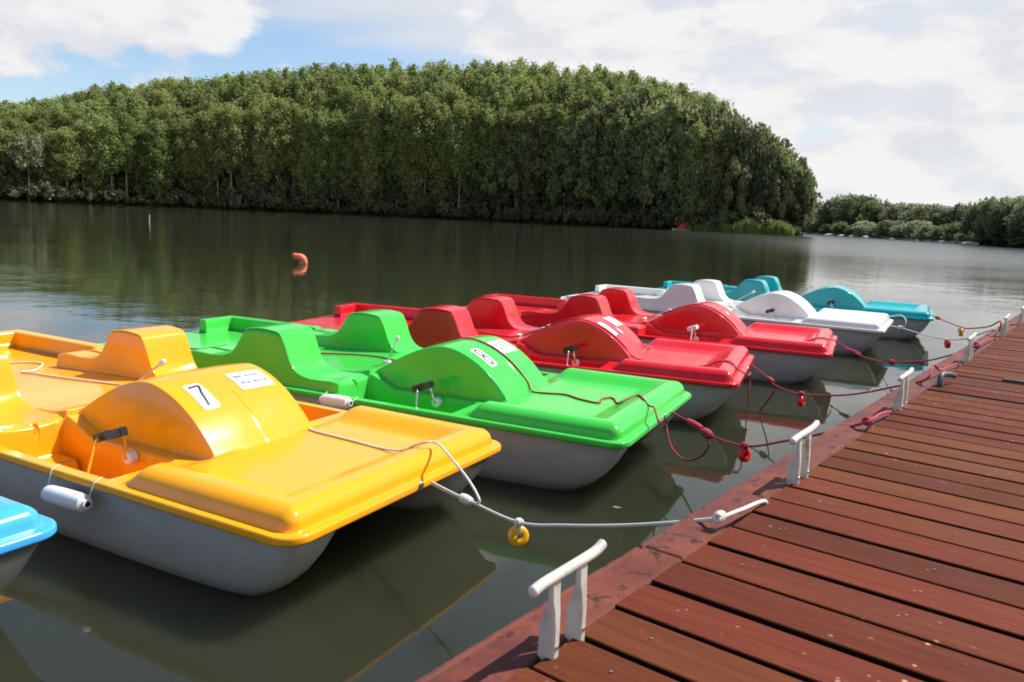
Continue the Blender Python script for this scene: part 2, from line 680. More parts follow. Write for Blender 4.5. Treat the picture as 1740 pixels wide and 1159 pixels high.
def trunk_mesh(name, h, r, lean, limbs, m):
    mb = MB()
    pts = []
    for k in range(7):
        t = k / 6
        pts.append((lean * t * t + random.uniform(-0.12, 0.12) * (k > 0), random.uniform(-0.12, 0.12) * (k > 0), -1.0 + (h + 1.0) * t))
    mb.tube(pts, [r * (1 - 0.85 * k / 6) for k in range(7)], 7)
    for (z, az, ln, rise) in limbs:
        bx = lean * (z / h) ** 2
        p0 = Vector((bx, 0, z))
        p1 = p0 + Vector((math.cos(az) * ln * 0.5, math.sin(az) * ln * 0.5, rise * 0.55))
        p2 = p0 + Vector((math.cos(az) * ln, math.sin(az) * ln, rise * 1.1))
        mb.tube([p0, p1, p2], [r * 0.35, r * 0.22, r * 0.08], 5)
    me = bpy.data.meshes.new(name)
    me.from_pydata(mb.v, [], mb.f)
    me.materials.append(m)
    me.polygons.foreach_set('use_smooth', [True] * len(me.polygons))
    return me


def poplar_parts(seed):
    random.seed(seed)
    h = 30.0
    base = random.choice((3.5, 4.5, 6.0, 8.0, 10.5))
    limbs, cl = [], []
    nb = 66
    for k in range(nb):
        t = k / (nb - 1)
        z = base + (h - base - 1.2) * t
        prof = 0.55 + 0.55 * math.sin(math.pi * min(1, t * 1.15 + 0.12)) if t < 0.75 else 0.95 * (1 - (t - 0.75) / 0.25) ** 0.7 + 0.12
        ln = 3.5 * prof * random.uniform(0.50, 1.22)
        az = k * 2.399 + random.uniform(-0.4, 0.4)
        limbs.append((z - 0.8, az, ln * 0.85, ln * random.uniform(0.5, 1.0)))
        cx, cy = math.cos(az) * ln * 0.62, math.sin(az) * ln * 0.62
        m_ = int(74 * (0.6 + prof))
        for _ in range(m_):
            s = random.random() ** 0.7
            px, py = math.cos(az) * ln * s, math.sin(az) * ln * s
            rr = 0.62 + 0.34 * prof
            cl.append((px + random.gauss(0, rr * 0.55), py + random.gauss(0, rr * 0.55), z + ln * 0.75 * s + random.gauss(0, rr * 0.75)))
    for _ in range(60):
        cl.append((random.gauss(0, 0.3), random.gauss(0, 0.3), h - abs(random.gauss(0, 1.1)) + 0.3))
    # sparse epicormic leaves on the bare stem
    for _ in range(60):
        cl.append((random.gauss(0, 0.8), random.gauss(0, 0.8), random.uniform(0.5, base)))
    cl = np.array(cl)
    top = np.percentile(cl[:, 2], 99.7)
    cl[:, 2] = np.where(cl[:, 2] > 12, 12 + (cl[:, 2] - 12) * (h - 12) / (top - 12), cl[:, 2])
    V, F = leaf_quads(cl, 0.33, 0.15, 2.0, 0.7)
    crown = fast_mesh('poplar_crown', V, F, L_POP)
    trunk = trunk_mesh('poplar_trunk', h * 0.93, 0.30, random.uniform(-0.6, 0.6), [l for i, l in enumerate(limbs) if i % 3 == 0], BARK)
    return crown, trunk


def broad_parts(seed, leafm, w=4.6, h=12.0, base=1.6, lobes=15, n=2300, size=0.55, bark=BARKD):
    random.seed(seed)
    L = []
    for k in range(lobes):
        t = (k + 0.5) / lobes
        az = k * 2.399 + random.uniform(-0.5, 0.5)
        z = base + (h - base) * (0.18 + 0.68 * t)
        ring = math.sqrt(max(0.05, 1 - (2 * t - 0.75) ** 2 / 1.7))
        r = w * ring * random.uniform(0.45, 0.75)
        L.append((math.cos(az) * r, math.sin(az) * r, z, random.uniform(0.26, 0.42) * w))
    cl = []
    for _ in range(n):
        x, y, z, r = random.choice(L)
        v = Vector((random.gauss(0, 1), random.gauss(0, 1), random.gauss(0, 1))).normalized()
        rr = r * (random.random() ** 0.35) * random.uniform(0.75, 1.12)
        cl.append((x + v.x * rr, y + v.y * rr, max(0.2, z + v.z * rr * 0.85)))
    cl = np.array(cl)
    cl[:, 2] *= h / np.percentile(cl[:, 2], 99.6)
    V, F = leaf_quads(cl, size, 0.5, 1.35)
    crown = fast_mesh('tree_crown', V, F, leafm)
    limbs = [(base + (z - base) * 0.45, math.atan2(y, x), math.hypot(x, y), (z - base) * 0.45) for x, y, z, r in L[::2]]
    trunk = trunk_mesh('tree_trunk', h * 0.75, 0.035 * h * 0.75, random.uniform(-0.4, 0.4), limbs, bark)
    return crown, trunk


def plant(kind, parts, loc, scale, label, cat, group, names=('crown', 'trunk')):
    o = empty(kind, loc, random.uniform(0, 6.283))
    o.scale = scale
    tag(o, label, cat, group)
    for nm, me in zip(names, parts):
        if me is None:
            continue
        c = bpy.data.objects.new(nm, me)
        COL.objects.link(c)
        c.parent = o
    return o


POP = [poplar_parts(100 + k) for k in range(7)]
random.seed(11)
npop = 0
rows = [(1.5, 0.80, 0), (8, 0.90, 2.2), (15, 0.96, 4.1), (23, 1.0, 1.3), (33, 1.01, 3.0)]
pop_xy = []
for off, hf, ph in rows:
    px = -120 + ph * 5
    while px < 1215:
        D = np.interp(px, ISL_PX, ISL_D)
        p = isl(px, off + 2 + random.uniform(-1.6, 1.6))
        dist = p.length
        h = 0.965 * top_tan(px) * dist + 1.57 - 1.6
        h *= hf * (random.uniform(0.88, 1.05) if off < 14 else random.uniform(0.955, 1.02))
        s = h / 30.0
        wv = random.uniform(0.95, 1.2) * (0.55 + 0.45 * s)
        plant('poplar_tree', POP[random.randrange(7)], (p.x, p.y, 0.8 + min(3.0, off * 0.06)), (wv * 1.08, wv * 1.08, s),
              'tall slim poplar in the front row of the wood, its pale trunk near the waterline' if off < 2 else 'tall slim poplar deeper in the wood, only its top showing above the front row', 'tree', 'poplars of the wood across the lake')
        npop += 1
        px += random.uniform(21, 30)

BRD = [broad_parts(200 + k, L_BRD) for k in range(4)] + [broad_parts(210 + k, L_DRK) for k in range(2)]
random.seed(12)
# dark understorey between the stems
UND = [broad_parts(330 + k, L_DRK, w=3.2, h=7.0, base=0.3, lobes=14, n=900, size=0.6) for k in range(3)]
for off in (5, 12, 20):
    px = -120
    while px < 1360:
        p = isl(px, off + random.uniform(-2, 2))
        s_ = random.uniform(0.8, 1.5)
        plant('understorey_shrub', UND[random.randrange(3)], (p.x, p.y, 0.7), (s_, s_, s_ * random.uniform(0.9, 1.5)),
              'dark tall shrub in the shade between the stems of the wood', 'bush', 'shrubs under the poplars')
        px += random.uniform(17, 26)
# round broadleaf trees bulging out in front of the poplars
for px, off, hpx in [(842, 3, 120), (880, 1, 150), (922, 4, 175), (958, 1, 150), (992, 2, 190), (1026, 4, 205), (1048, 0, 160), (1080, 3, 200), (1106, 1, 170), (1128, 5, 215),
                     (1066, 8, 235), (1010, 8, 215), (1150, 9, 215)]:
    p = isl(px, off)
    h = tan_at(px, 329 + px * 0.04406 - hpx) * p.length + 1.0
    s = h / 12.0
    plant('broadleaf_tree', BRD[random.randrange(4)], (p.x, p.y, 0.5), (s * 0.62, s * 0.62, s * 0.96),
          'rounded mid-green broadleaf tree leaning over the water in front of the poplars', 'tree', 'broadleaf trees in front of the poplars')
for px, off, hpx in [(1168, 7, 205), (1188, 3, 130), (1196, 10, 212), (1218, 6, 190), (1236, 11, 196), (1246, 3, 120), (1262, 7, 184), (1282, 11, 172), (1292, 5, 150), (1308, 9, 158), (1326, 5, 140), (1340, 9, 128), (1352, 4, 108), (1364, 6, 92), (1216, 2, 80), (1316, 3, 90)]:
    p = isl(px, off)
    h = tan_at(px, 329 + px * 0.04406 - hpx) * p.length + 1.0
    s = h / 12.0
    plant('broadleaf_tree', BRD[random.randrange(6)], (p.x, p.y, 0.5), (s * 0.55, s * 0.55, s * 0.97),
          'grey-green broadleaf tree at the pointed right-hand end of the wood', 'tree', 'broadleaf trees at the end of the wood')

SHR = [broad_parts(300 + k, L_SHR, w=2.3, h=3.6, base=0.3, lobes=11, n=620, size=0.42) for k in range(4)] + \
      [broad_parts(310 + k, L_DRK, w=2.3, h=3.6, base=0.3, lobes=11, n=620, size=0.42) for k in range(2)]
random.seed(13)
px = -110
while px < 1370:
    p = isl(px, random.uniform(0.2, 1.6))
    s = random.uniform(0.55, 1.5)
    dark = random.random() < 0.6
    plant('shoreline_bush', SHR[random.choice((4, 5)) if dark else random.randrange(4)], (p.x, p.y, 0.15), (s, s, s * random.uniform(0.7, 1.1)),
          'low leafy bush at the foot of the wood by the waterline', 'bush', 'bushes along the foot of the wood')
    px += random.uniform(11, 24)

WIL = broad_parts(401, L_PALE, w=3.4, h=9.0, base=3.5, lobes=12, n=1300, size=0.5, bark=BARKD)
p = isl(50, -0.8)
plant('willow_tree', WIL, (p.x, p.y, 0.4), (1.25, 1.25, 1.62), 'pale silvery willow standing out against the dark wood', 'tree', None)

# far shore on the right
FAR = [broad_parts(500 + k, (L_FAR, L_FSH, L_FAR)[k], w=5.2, h=9.5, base=0.0, lobes=22, n=3000, size=0.52) for k in range(3)] + [broad_parts(510 + k, L_FDK, w=5.2, h=9.5, base=0.3, lobes=22, n=3000, size=0.52) for k in range(2)]
random.seed(14)


def far_tree(px, off, top_y, wf, k, label, group, kind='broadleaf_tree', cat='tree'):
    b = bearing(px)
    p = b * (np.interp(px, FAR_PX, FAR_D) + off)
    h = tan_at(px, top_y) * p.length + 0.9
    s = h / 9.5
    plant(kind, FAR[k], (p.x, p.y, -0.3 if kind == 'willow_shrub' else 0.4), (s * wf * (1.35 if kind == 'willow_shrub' else 1.0), s * wf * (1.1 if kind == 'willow_shrub' else 1.0), s), label, cat, group)


lab = 'rounded tree in the low distant treeline beyond the open water'
for px, off, ty, wf, k in [(1352, 20, 346, 1.0, 3), (1372, 10, 352, 1.0, 0), (1385, 24, 344, 1.0, 4), (1402, 14, 348, 1.0, 0), (1418, 18, 335, 0.9, 1), (1436, 22, 331, 0.9, 0), (1452, 26, 331, 0.9, 3), (1470, 26, 334, 0.9, 4), (1486, 22, 340, 1.0, 3),
                           (1500, 28, 348, 1.0, 4), (1520, 24, 347, 1.0, 1), (1538, 30, 344, 1.0, 0), (1556, 26, 348, 1.0, 2), (1576, 28, 346, 1.0, 0), (1594, 24, 350, 1.0, 2), (1612, 28, 354, 1.0, 1), (1630, 30, 344, 0.7, 3), (1644, 24, 352, 0.9, 3)]:
    far_tree(px, off, ty, wf * 1.05, k, lab, 'trees of the distant treeline')
lab = 'pale green willow shrub at the distant waterline below the treeline'
for px, off, ty, wf, k in [(1362, 2, 372, 1.2, 0), (1384, 2, 366, 1.2, 1), (1406, 2, 376, 1.2, 3), (1428, 2, 372, 1.2, 4), (1448, 2, 378, 1.2, 0), (1470, 3, 370, 1.4, 1), (1492, 2, 374, 1.4, 2), (1514, 3, 368, 1.4, 0), (1538, 2, 372, 1.4, 2), (1560, 3, 368, 1.4, 1), (1582, 2, 376, 1.4, 0), (1604, 3, 378, 1.4, 2), (1630, 4, 370, 1.3, 3), (1646, 3, 384, 1.3, 0)]:
    far_tree(px, off, ty, wf, k, lab, 'willow shrubs at the distant waterline', 'willow_shrub', 'bush')
lab = 'big dark leafy tree on the nearer bank at the right'
for px, off, ty, wf, k in [(1668, 4, 340, 0.95, 3), (1690, 8, 334, 0.95, 0), (1708, 3, 342, 0.95, 3), (1722, 10, 333, 0.9, 0), (1744, 5, 336, 0.9, 4), (1768, 8, 333, 0.9, 0), (1800, 5, 336, 0.9, 3), (1840, 6, 330, 0.9, 0), (1890, 6, 332, 0.9, 4), (1676, 1, 376, 1.2, 4), (1702, 1, 380, 1.2, 3), (1732, 1, 378, 1.2, 4), (1760, 1, 380, 1.2, 3)]:
    far_tree(px, off, ty, wf, k, lab, 'dark trees on the right bank')

# reed bed at the tip of the island
random.seed(15)
V, F = [], []
for _ in range(7000):
    px = random.uniform(1170, 1350)
    p = isl(px, random.uniform(-2.2, 2.2) + (1.0 if px < 1225 else 0))
    h = random.uniform(1.9, 3.3) * (0.85 + 0.25 * math.sin(px * 0.11)) * (1.0 if px > 1225 else 0.85) * (1 - 0.25 * max(0, (px - 1320) / 26))
    a = random.uniform(0, math.pi)
    w = random.uniform(0.05, 0.13)
    lx, ly = random.gauss(0, 0.35), random.gauss(0, 0.35)
    k = len(V)
    dx, dy = math.cos(a) * w, math.sin(a) * w
    V += [(p.x - dx, p.y - dy, -0.2), (p.x + dx, p.y + dy, -0.2), (p.x + lx * 0.4 + dx, p.y + ly * 0.4 + dy, h * 0.6), (p.x + lx * 0.4 - dx, p.y + ly * 0.4 - dy, h * 0.6), (p.x + lx, p.y + ly, h)]
    F += [(k, k + 1, k + 2, k + 3), (k + 3, k + 2, k + 4)]
reeds = mesh_obj('reeds', V, F, L_REED)
tag(reeds, 'bright green reed bed at the waterline below the end of the wood', 'reeds', kind='stuff')

# small red boat with a landing stage, a pinkish hut, a white stake, all on the far bank
M_REDP = mat('red_paint_far', (0.42, 0.03, 0.025), 0.6)
M_DRED = mat('dark_red_paint', (0.16, 0.012, 0.012), 0.6)
M_PALEW = mat('pale_wood', (0.40, 0.36, 0.27), 0.8)
p = isl(1158, -2.0)
root = tag(empty('fishing_boat', (p.x, p.y, 0), math.radians(6)), 'small red cabin boat moored under the trees on the far bank', 'boat')
mb = MB()
st = [(-2.0, 0.10, 0.55), (-1.2, 0.6, 0.42), (0, 0.8, 0.38), (1.2, 0.75, 0.40), (1.9, 0.6, 0.45)]
v = []
for x, w, z in st:
    v += [(x, -w, z), (x, -w * 0.6, -0.15), (x, w * 0.6, -0.15), (x, w, z)]
f = [(i * 4 + j, (i + 1) * 4 + j, (i + 1) * 4 + (j + 1) % 4, i * 4 + (j + 1) % 4) for i in range(4) for j in range(4)] + [(0, 1, 2, 3), (19, 18, 17, 16)]
mb.add(v, f)
mb.build('hull', M_PALEW, root)
mb = MB()
v = [(-0.9, -0.55, 0.4), (0.75, -0.55, 0.4), (0.75, 0.55, 0.4), (-0.9, 0.55, 0.4), (-0.25, -0.5, 1.35), (0.75, -0.5, 1.75), (0.75, 0.5, 1.75), (-0.25, 0.5, 1.35)]
mb.add(v, [(0, 3, 2, 1), (4, 5, 6, 7), (0, 1, 5, 4), (1, 2, 6, 5), (2, 3, 7, 6), (3, 0, 4, 7)])
mb.build('cabin', M_REDP, root)
mb = MB()
mb.box(0.76, 1.5, -0.62, 0.62, 0.4, 1.95)
mb.build('wheelhouse', M_DRED, root)
mb = MB()
mb.box(1.501, 1.9, -0.4, 0.4, 0.45, 1.2)
mb.build('engine_cover', M_WPLAS, root)
p = isl(400, 3.4)
root = tag(empty('brick_hut', (p.x, p.y, 0.6), 0.3), 'faded pinkish hut half hidden in the undergrowth of the wood', 'hut')
mb = MB()
mb.box(-1.5, 1.5, -1.2, 1.2, 0, 2.6)
mb.build('wall', mat('faded_brick', (0.15, 0.095, 0.08), 0.9), root)
mb = MB()
mb.add([(-1.8, -1.5, 2.6), (1.8, -1.5, 2.6), (1.8, 1.5, 2.6), (-1.8, 1.5, 2.6), (-1.8, 0, 3.5), (1.8, 0, 3.5)], [(0, 1, 5, 4), (2, 3, 4, 5), (0, 4, 3), (1, 2, 5), (3, 2, 1, 0)])
mb.build('roof', mat('hut_roof', (0.12, 0.09, 0.08), 0.9), root)
mb = MB()
mb.box(0.2, 0.9, -1.215, -1.2005, 0, 1.9)
mb.build('door', M_DRED, root)
mb = MB()
mb.tube([(0, 0, -0.8), (0.01, 0, 0.2), (0.03, 0, 0.50)], [0.035, 0.033, 0.03], 8)
stake = mb.build('marker_post', M_WPLAS)
stake.location = (-26.8, 58.4, 0)
tag(stake, 'short white marker post sticking up out of the open lake', 'post')

# orange buoy: a bent ring float lying on the lake
M_ORG = mat('orange_foam', (0.80, 0.17, 0.075), 0.55)
mb = MB()
pts = [(-0.16, 0.02, 0.215), (-0.13, 0, 0.225), (-0.05, 0, 0.190), (0.04, 0, 0.170), (0.10, 0, 0.130), (0.125, 0.01, 0.05), (0.11, 0.03, -0.02), (0.09, 0.06, -0.08)]
mb.tube(spline(pts, 5), [0.045 + 0.062 * min(1, i / 12) for i in range(36)], 12)
buoy = mb.build('buoy', M_ORG, smooth=True)
buoy.location = (-6.03, 22.2, 0.0)
tag(buoy, 'orange curved buoy floating alone on the open lake', 'buoy')

# ------------------------------------------------------------------ dock
DA = Vector((0.241, 1.565, 0.77))
DD = Vector((0.60965748, 0.79266497, 0))
DN = Vector((0.79266497, -0.60965748, 0))


def dk(a, o, z=0.0):
    q = DA + DD * a + DN * o
    return (q.x, q.y, DA.z + z)


def plank_material():
    m = mat('red_hardwood', (0.16, 0.05, 0.032), 0.42, spec=0.07)
    t = m.node_tree
    b = t.nodes['Principled BSDF']
    tc = t.nodes.new('ShaderNodeTexCoord')
    oi = t.nodes.new('ShaderNodeObjectInfo')
    comb_ = t.nodes.new('ShaderNodeCombineXYZ')
    t.links.new(math_node(t, 'MULTIPLY', oi.outputs['Random'], 57.0), comb_.inputs[1])
    t.links.new(math_node(t, 'MULTIPLY', oi.outputs['Random'], 31.0), comb_.inputs[0])
    va = t.nodes.new('ShaderNodeVectorMath')
    t.links.new(tc.outputs['Object'], va.inputs[0])
    t.links.new(comb_.outputs[0], va.inputs[1])
    P = va.outputs[0]
    grain = noise_tex(t, 9.0, 6, 0.62, mapping(t, P, (0.35, 6.0, 1)), 0.6)
    fine = noise_tex(t, 60.0, 4, 0.6, mapping(t, P, (0.15, 4.0, 1)))
    tone = noise_tex(t, 1.3, 3, 0.5, mapping(t, P, (1, 2.0, 1)))
    c = mixc(t, maprange(t, grain, 0.32, 0.68), (0.088, 0.0220, 0.0092), (0.122, 0.0325, 0.0128))
    c = mixc(t, maprange(t, tone, 0.35, 0.7, 0, 0.55), c, (0.080, 0.021, 0.011))
    c = mixc(t, maprange(t, fine, 0.52, 0.72, 0, 0.22), c, (0.040, 0.012, 0.008))
    hs = t.nodes.new('ShaderNodeHueSaturation')
    t.links.new(c, hs.inputs['Color'])
    t.links.new(maprange(t, oi.outputs['Random'], 0, 1, 0.492, 0.512, False), hs.inputs['Hue'])
    w = t.nodes.new('ShaderNodeTexWhiteNoise')
    w.noise_dimensions = '1D'
    t.links.new(math_node(t, 'MULTIPLY', oi.outputs['Random'], 77.7), w.inputs['W'])
    t.links.new(maprange(t, w.outputs['Value'], 0, 1, 0.86, 1.32, False), hs.inputs['Value'])
    # bird droppings and dust: small pale specks in loose patches (world-fixed)
    g = t.nodes.new('ShaderNodeNewGeometry')
    W_ = g.outputs['Position']
    vor = t.nodes.new('ShaderNodeTexVoronoi')
    vor.inputs['Scale'].default_value = 34
    t.links.new(W_, vor.inputs['Vector'])
    patch = noise_tex(t, 2.3, 3, 0.6, W_)
    rim = maprange(t, vor.outputs['Distance'], 0.10, 0.24, 1, 0)
    spk = math_node(t, 'MULTIPLY', rim, maprange(t, patch, 0.49, 0.64, 0, 0.95))
    vs = t.nodes.new('ShaderNodeTexWhiteNoise')
    t.links.new(vor.outputs['Position'], vs.inputs['Vector'])
    spk = math_node(t, 'MULTIPLY', spk, maprange(t, vs.outputs['Value'], 0.45, 0.8, 0, 1))
    dust = noise_tex(t, 5.0, 6, 0.7, W_)
    c2 = mixc(t, maprange(t, dust, 0.52, 0.78, 0, 0.28), hs.outputs[0], (0.12, 0.045, 0.022))
    c2 = mixc(t, spk, c2, (0.38, 0.27, 0.18))
    t.links.new(c2, b.inputs['Base Color'])
    t.links.new(maprange(t, dust, 0.35, 0.7, 0.56, 0.80), b.inputs['Roughness'])
    bump(t, math_node(t, 'ADD', grain, math_node(t, 'MULTIPLY', fine, 0.5)), 0.35, 0.004, b)
    return m


M_PLANK = plank_material()


def beam_material():
    m = mat('red_painted_beam', (0.2, 0.07, 0.05), 0.5, spec=0.2)
    t = m.node_tree
    b = t.nodes['Principled BSDF']
    g = t.nodes.new('ShaderNodeNewGeometry')
    P = g.outputs['Position']
    n1 = noise_tex(t, 7, 6, 0.65, P)
    n2 = noise_tex(t, 17, 5, 0.7, P, 0.4)
    c = mixc(t, maprange(t, n1, 0.35, 0.68), (0.110, 0.026, 0.015), (0.185, 0.050, 0.032))
    c = mixc(t, maprange(t, n2, 0.54, 0.64, 0, 0.9), c, (0.028, 0.011, 0.009))
    n6 = noise_tex(t, 3.2, 5, 0.7, P, 0.6)
    c = mixc(t, maprange(t, n6, 0.46, 0.62, 0, 0.6), c, (0.075, 0.022, 0.022))
    n4 = noise_tex(t, 45, 3, 0.6, P)
    c = mixc(t, maprange(t, n4, 0.66, 0.76, 0, 0.25), c, (0.30, 0.13, 0.09))
    t.links.new(c, b.inputs['Base Color'])
    t.links.new(maprange(t, n1, 0.3, 0.7, 0.5, 0.8), b.inputs['Roughness'])
    bump(t, n2, 0.4, 0.006, b)
    return m


M_BEAM = beam_material()
M_PSIDE = mat('gap_shade_timber', (0.022, 0.010, 0.007), 0.9, spec=0.05)  # near-black plank sides, painting the shade inside the deck gaps
M_JOIST = mat('dark_joist_timber', (0.018, 0.014, 0.012), 0.8)  # near-black timber, so the plank gaps look black from above
dock = empty('boat_dock', DA, 0)
tag(dock, 'red-brown timber boat dock running along the moored pedal boats', 'dock')
dock_inv = Matrix.Translation(-DA)


def dock_part(mb, name, m):
    o = mb.build(name, m)
    o.parent = dock
    o.matrix_parent_inverse = dock_inv
    return o


DOCK_W = 3.4
ang = math.atan2(DN.y, DN.x)
random.seed(21)
pm = MB()
pm.box(0, DOCK_W, -0.5, 0.5, -0.032, 0, bev=0.0)
GAPW = [0.016, 0.023, 0.015, 0.024, 0.012, 0.018]
prev = None
for k in range(-9, 92):
    g0, g1 = GAPW[k % 6] * random.uniform(0.7, 1.25), GAPW[(k + 1) % 6]
    wdt = 0.15118 - (g0 + g1) / 2
    b = 0.0022
    mb = MB()
    jo = random.uniform(-0.004, 0.004)
    mb.box(jo, DOCK_W, -wdt / 2, wdt / 2, -0.032, random.uniform(-0.002, 0.0015), bev=b)
    o = mb.build('plank', M_PLANK)
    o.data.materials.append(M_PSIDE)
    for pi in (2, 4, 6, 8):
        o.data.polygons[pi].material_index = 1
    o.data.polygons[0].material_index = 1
    o.parent = dock
    c = dk(k * 0.15118 + 0.0756 + (g0 - g1) / 4, 0)
    o.location = (c[0] - DA.x, c[1] - DA.y, 0)
    o.rotation_euler = (random.uniform(-0.006, 0.006), 0, ang)
# outer beam in lengths, with its raised outer lip
cuts = [-1.6, 0.335, 2.78, 5.22, 7.66, 10.1, 12.5, 13.85]
for a0, a1 in zip(cuts, cuts[1:]):
    mb = MB()
    tf = lambda x, y, z: dk(x, y, z)
    mb.box(a0 + 0.002, a1 - 0.002, -0.114, -0.007, -0.20, -0.006, tf, bev=0.005)
    dock_part(mb, 'edge_beam', M_BEAM)
    mb = MB()
    mb.box(a0 + 0.002, a1 - 0.002, -0.137, -0.1165, -0.22, -0.010, tf, bev=0.007)
    dock_part(mb, 'edge_lip', M_BEAM)
for off in (0.115, 0.476, 1.2, 1.9, 2.6, 3.3):
    mb = MB()
    mb.box(-1.6, 13.8, off - 0.03, off + 0.03, -0.20, -0.036, lambda x, y, z: dk(x, y, z))
    dock_part(mb, 'joist', M_JOIST)
mb = MB()
for a in np.arange(-1.0, 13.5, 2.9):
    mb.box(a, a + 1.6, 0.2, 3.2, -1.1, -0.205, lambda x, y, z: dk(x, y, z))
dock_part(mb, 'pontoon', mat('grey_float', (0.05, 0.05, 0.05), 0.7))
# screws on the joist lines
mb = MB()
for k in range(-9, 60):
    for off in (0.115, 0.476, 1.2, 1.9):
        for s in ((-1, 1) if random.random() < 0.3 else (1,)):
            a = k * 0.15118 + 0.0756 + s * random.uniform(0.002, 0.012) + 0.004
            o_ = off + s * 0.006
            r = 0.0036
            q = dk(a, o_, 0.0014)
            v = [(q[0] + r * math.cos(t_), q[1] + r * math.sin(t_), q[2]) for t_ in np.arange(0, 6.28, 6.2832 / 7)]
            mb.add(v + [(x, y, z - 0.006) for x, y, z in v], [tuple(range(7))] + [(i, 7 + i, 7 + (i + 1) % 7, (i + 1) % 7) for i in range(7)])
o = dock_part(mb, 'screw', mat('screw_steel', (0.17, 0.11, 0.095), 0.55, 0.3))
o['kind'] = 'stuff'

# dark flat strip lying on the deck
mb = MB()
mb.box(-0.025, 0.025, 0.0, 0.55, 0.003, 0.012, bev=0.003)
st = mb.build('dark_strip', M_BLACK)
q = dk(3.83, 0.27)
st.location = (q[0], q[1], 0.77)
st.rotation_euler = (0, 0, ang - math.pi / 2)
tag(st, 'short black strip lying flat across the dock planks', 'strip')

# mooring cleats: two bent channel legs carrying a round bar
def cleat_material():
    m = mat('cream_painted_steel', (0.66, 0.64, 0.58), 0.42)
    t = m.node_tree
    g = t.nodes.new('ShaderNodeNewGeometry')
    n = noise_tex(t, 22, 5, 0.65, g.outputs['Position'])
    c = mixc(t, maprange(t, n, 0.4, 0.7), (0.56, 0.54, 0.48), (0.40, 0.385, 0.34))
    n2 = noise_tex(t, 9, 5, 0.7, g.outputs['Position'])
    c = mixc(t, maprange(t, n2, 0.62, 0.72, 0, 0.7), c, (0.22, 0.15, 0.10))
    t.links.new(c, t.nodes['Principled BSDF'].inputs['Base Color'])
    return m


M_CLEAT = cleat_material()


def make_cleat():
    # local x along the dock edge, y towards the deck, z up from plank top
    root = empty('mooring_cleat')
    for s in (-0.045, 0.045):
        mb = MB()
        # side profile (y,z): foot behind, jogging towards the deck at half height
        prof_ = [(-0.03, 0.004, -0.034, -0.006), (0.055, 0.004, -0.032, -0.006), (0.088, 0.003, -0.020, -0.009), (0.112, 0.001, -0.011, -0.013), (0.150, 0.001, -0.010, -0.013)]
        v = []
        for z, y0, y1, xw in prof_:
            # x: the deck-side face keeps its far edge, its near edge steps in below the jog
            v += [(s - 0.014, y0, z), (s - xw, y0, z), (s - xw, y1, z), (s - 0.014, y1, z)]
        f = [(3, 2, 1, 0)]
        for i in range(len(prof_) - 1):
            for j in range(4):
                f.append((4 * i + j, 4 * i + (j + 1) % 4, 4 * i + 4 + (j + 1) % 4, 4 * i + 4 + j))
        n_ = 4 * (len(prof_) - 1)
        f.append((n_, n_ + 1, n_ + 2, n_ + 3))
        mb.add(v, f)
        o = mb.build('leg', M_CLEAT, root)
        bv = o.modifiers.new('bevel', 'BEVEL')
        bv.width = 0.004
        bv.segments = 2
        auto_smooth(o, 40)
        mb = MB()
        mb.lathe([(0.0048, 0), (0.0048, 0.002), (0.0030, 0.003)], 8, lambda x, y, z, s=s: (s - 0.004 + x, 0.0042 + z, 0.018 + y))
        mb.build('bolt', M_STEEL, root)
    mb = MB()
    pts = spline([(-0.115, -0.004, 0.168), (-0.085, -0.004, 0.160), (0.0, -0.004, 0.157), (0.085, -0.004, 0.155), (0.115, -0.004, 0.150)], 5)
    n_ = len(pts)
    rr = [0.0105] * n_
    mb.tube([(pts[0][0] - 0.004, pts[0][1], pts[0][2])] + pts + [(pts[-1][0] + 0.004, pts[-1][1], pts[-1][2] + 0.0005)], [0.006] + rr + [0.006], 14)
    o = mb.build('top_bar', M_CLEAT, root)
    auto_smooth(o, 50)
    return root


proto = make_cleat()
clabels = ['nearest cream cleat on the dock, bare, in front of the yellow boat',
           'cream cleat beside the red rope of the green boat, just past the white rope knot',
           'cream cleat by the first red boat, next to the dark mooring ring',
           'cream cleat where the red ropes reach the dock opposite the white boat',
           'small distant cleat opposite the teal boat, second from the far end',
           'smallest and farthest cleat at the far end of the dock']
for i, a in enumerate((-0.205, 1.14, 2.56, 4.44, 6.22, 7.45)):
    o = proto if i == 0 else copy_tree(proto)
    q = dk(a, 0.016)
    o.location = (q[0], q[1], 0.772)
    o.rotation_euler = (0, 0, math.atan2(DD.y, DD.x) + math.pi)
    o.scale = (-1, 1, 1) if False else (1, 1, 1)
    tag(o, clabels[i], 'cleat', 'mooring cleats along the dock edge')
# local y must point to the deck side (DN)
for o in [x for x in COL.objects if x.name.startswith('mooring_cleat')]:
    o.rotation_euler = (0, 0, math.atan2(-DN.x, DN.y))

# dark grey mooring ring folded over the edge of the planks
mb = MB()
q = Vector((2.33, 4.20, 0.77))
pts = [q + DD * a + DN * o_ + Vector((0, 0, z)) for a, o_, z in ((-0.06, 0.0, -0.01), (-0.065, -0.01, 0.03), (-0.04, -0.01, 0.058), (0.0, 0.0, 0.062), (0.06, 0.02, 0.055), (0.10, 0.03, 0.045))]
mb.tube(spline(pts, 6), 0.015, 10)
ringo = mb.build('mooring_ring', mat('grey_galvanised', (0.07, 0.072, 0.075), 0.5, 0.3), smooth=True)
tag(ringo, 'dark grey bent iron mooring hook past the third cleat', 'mooring hook')


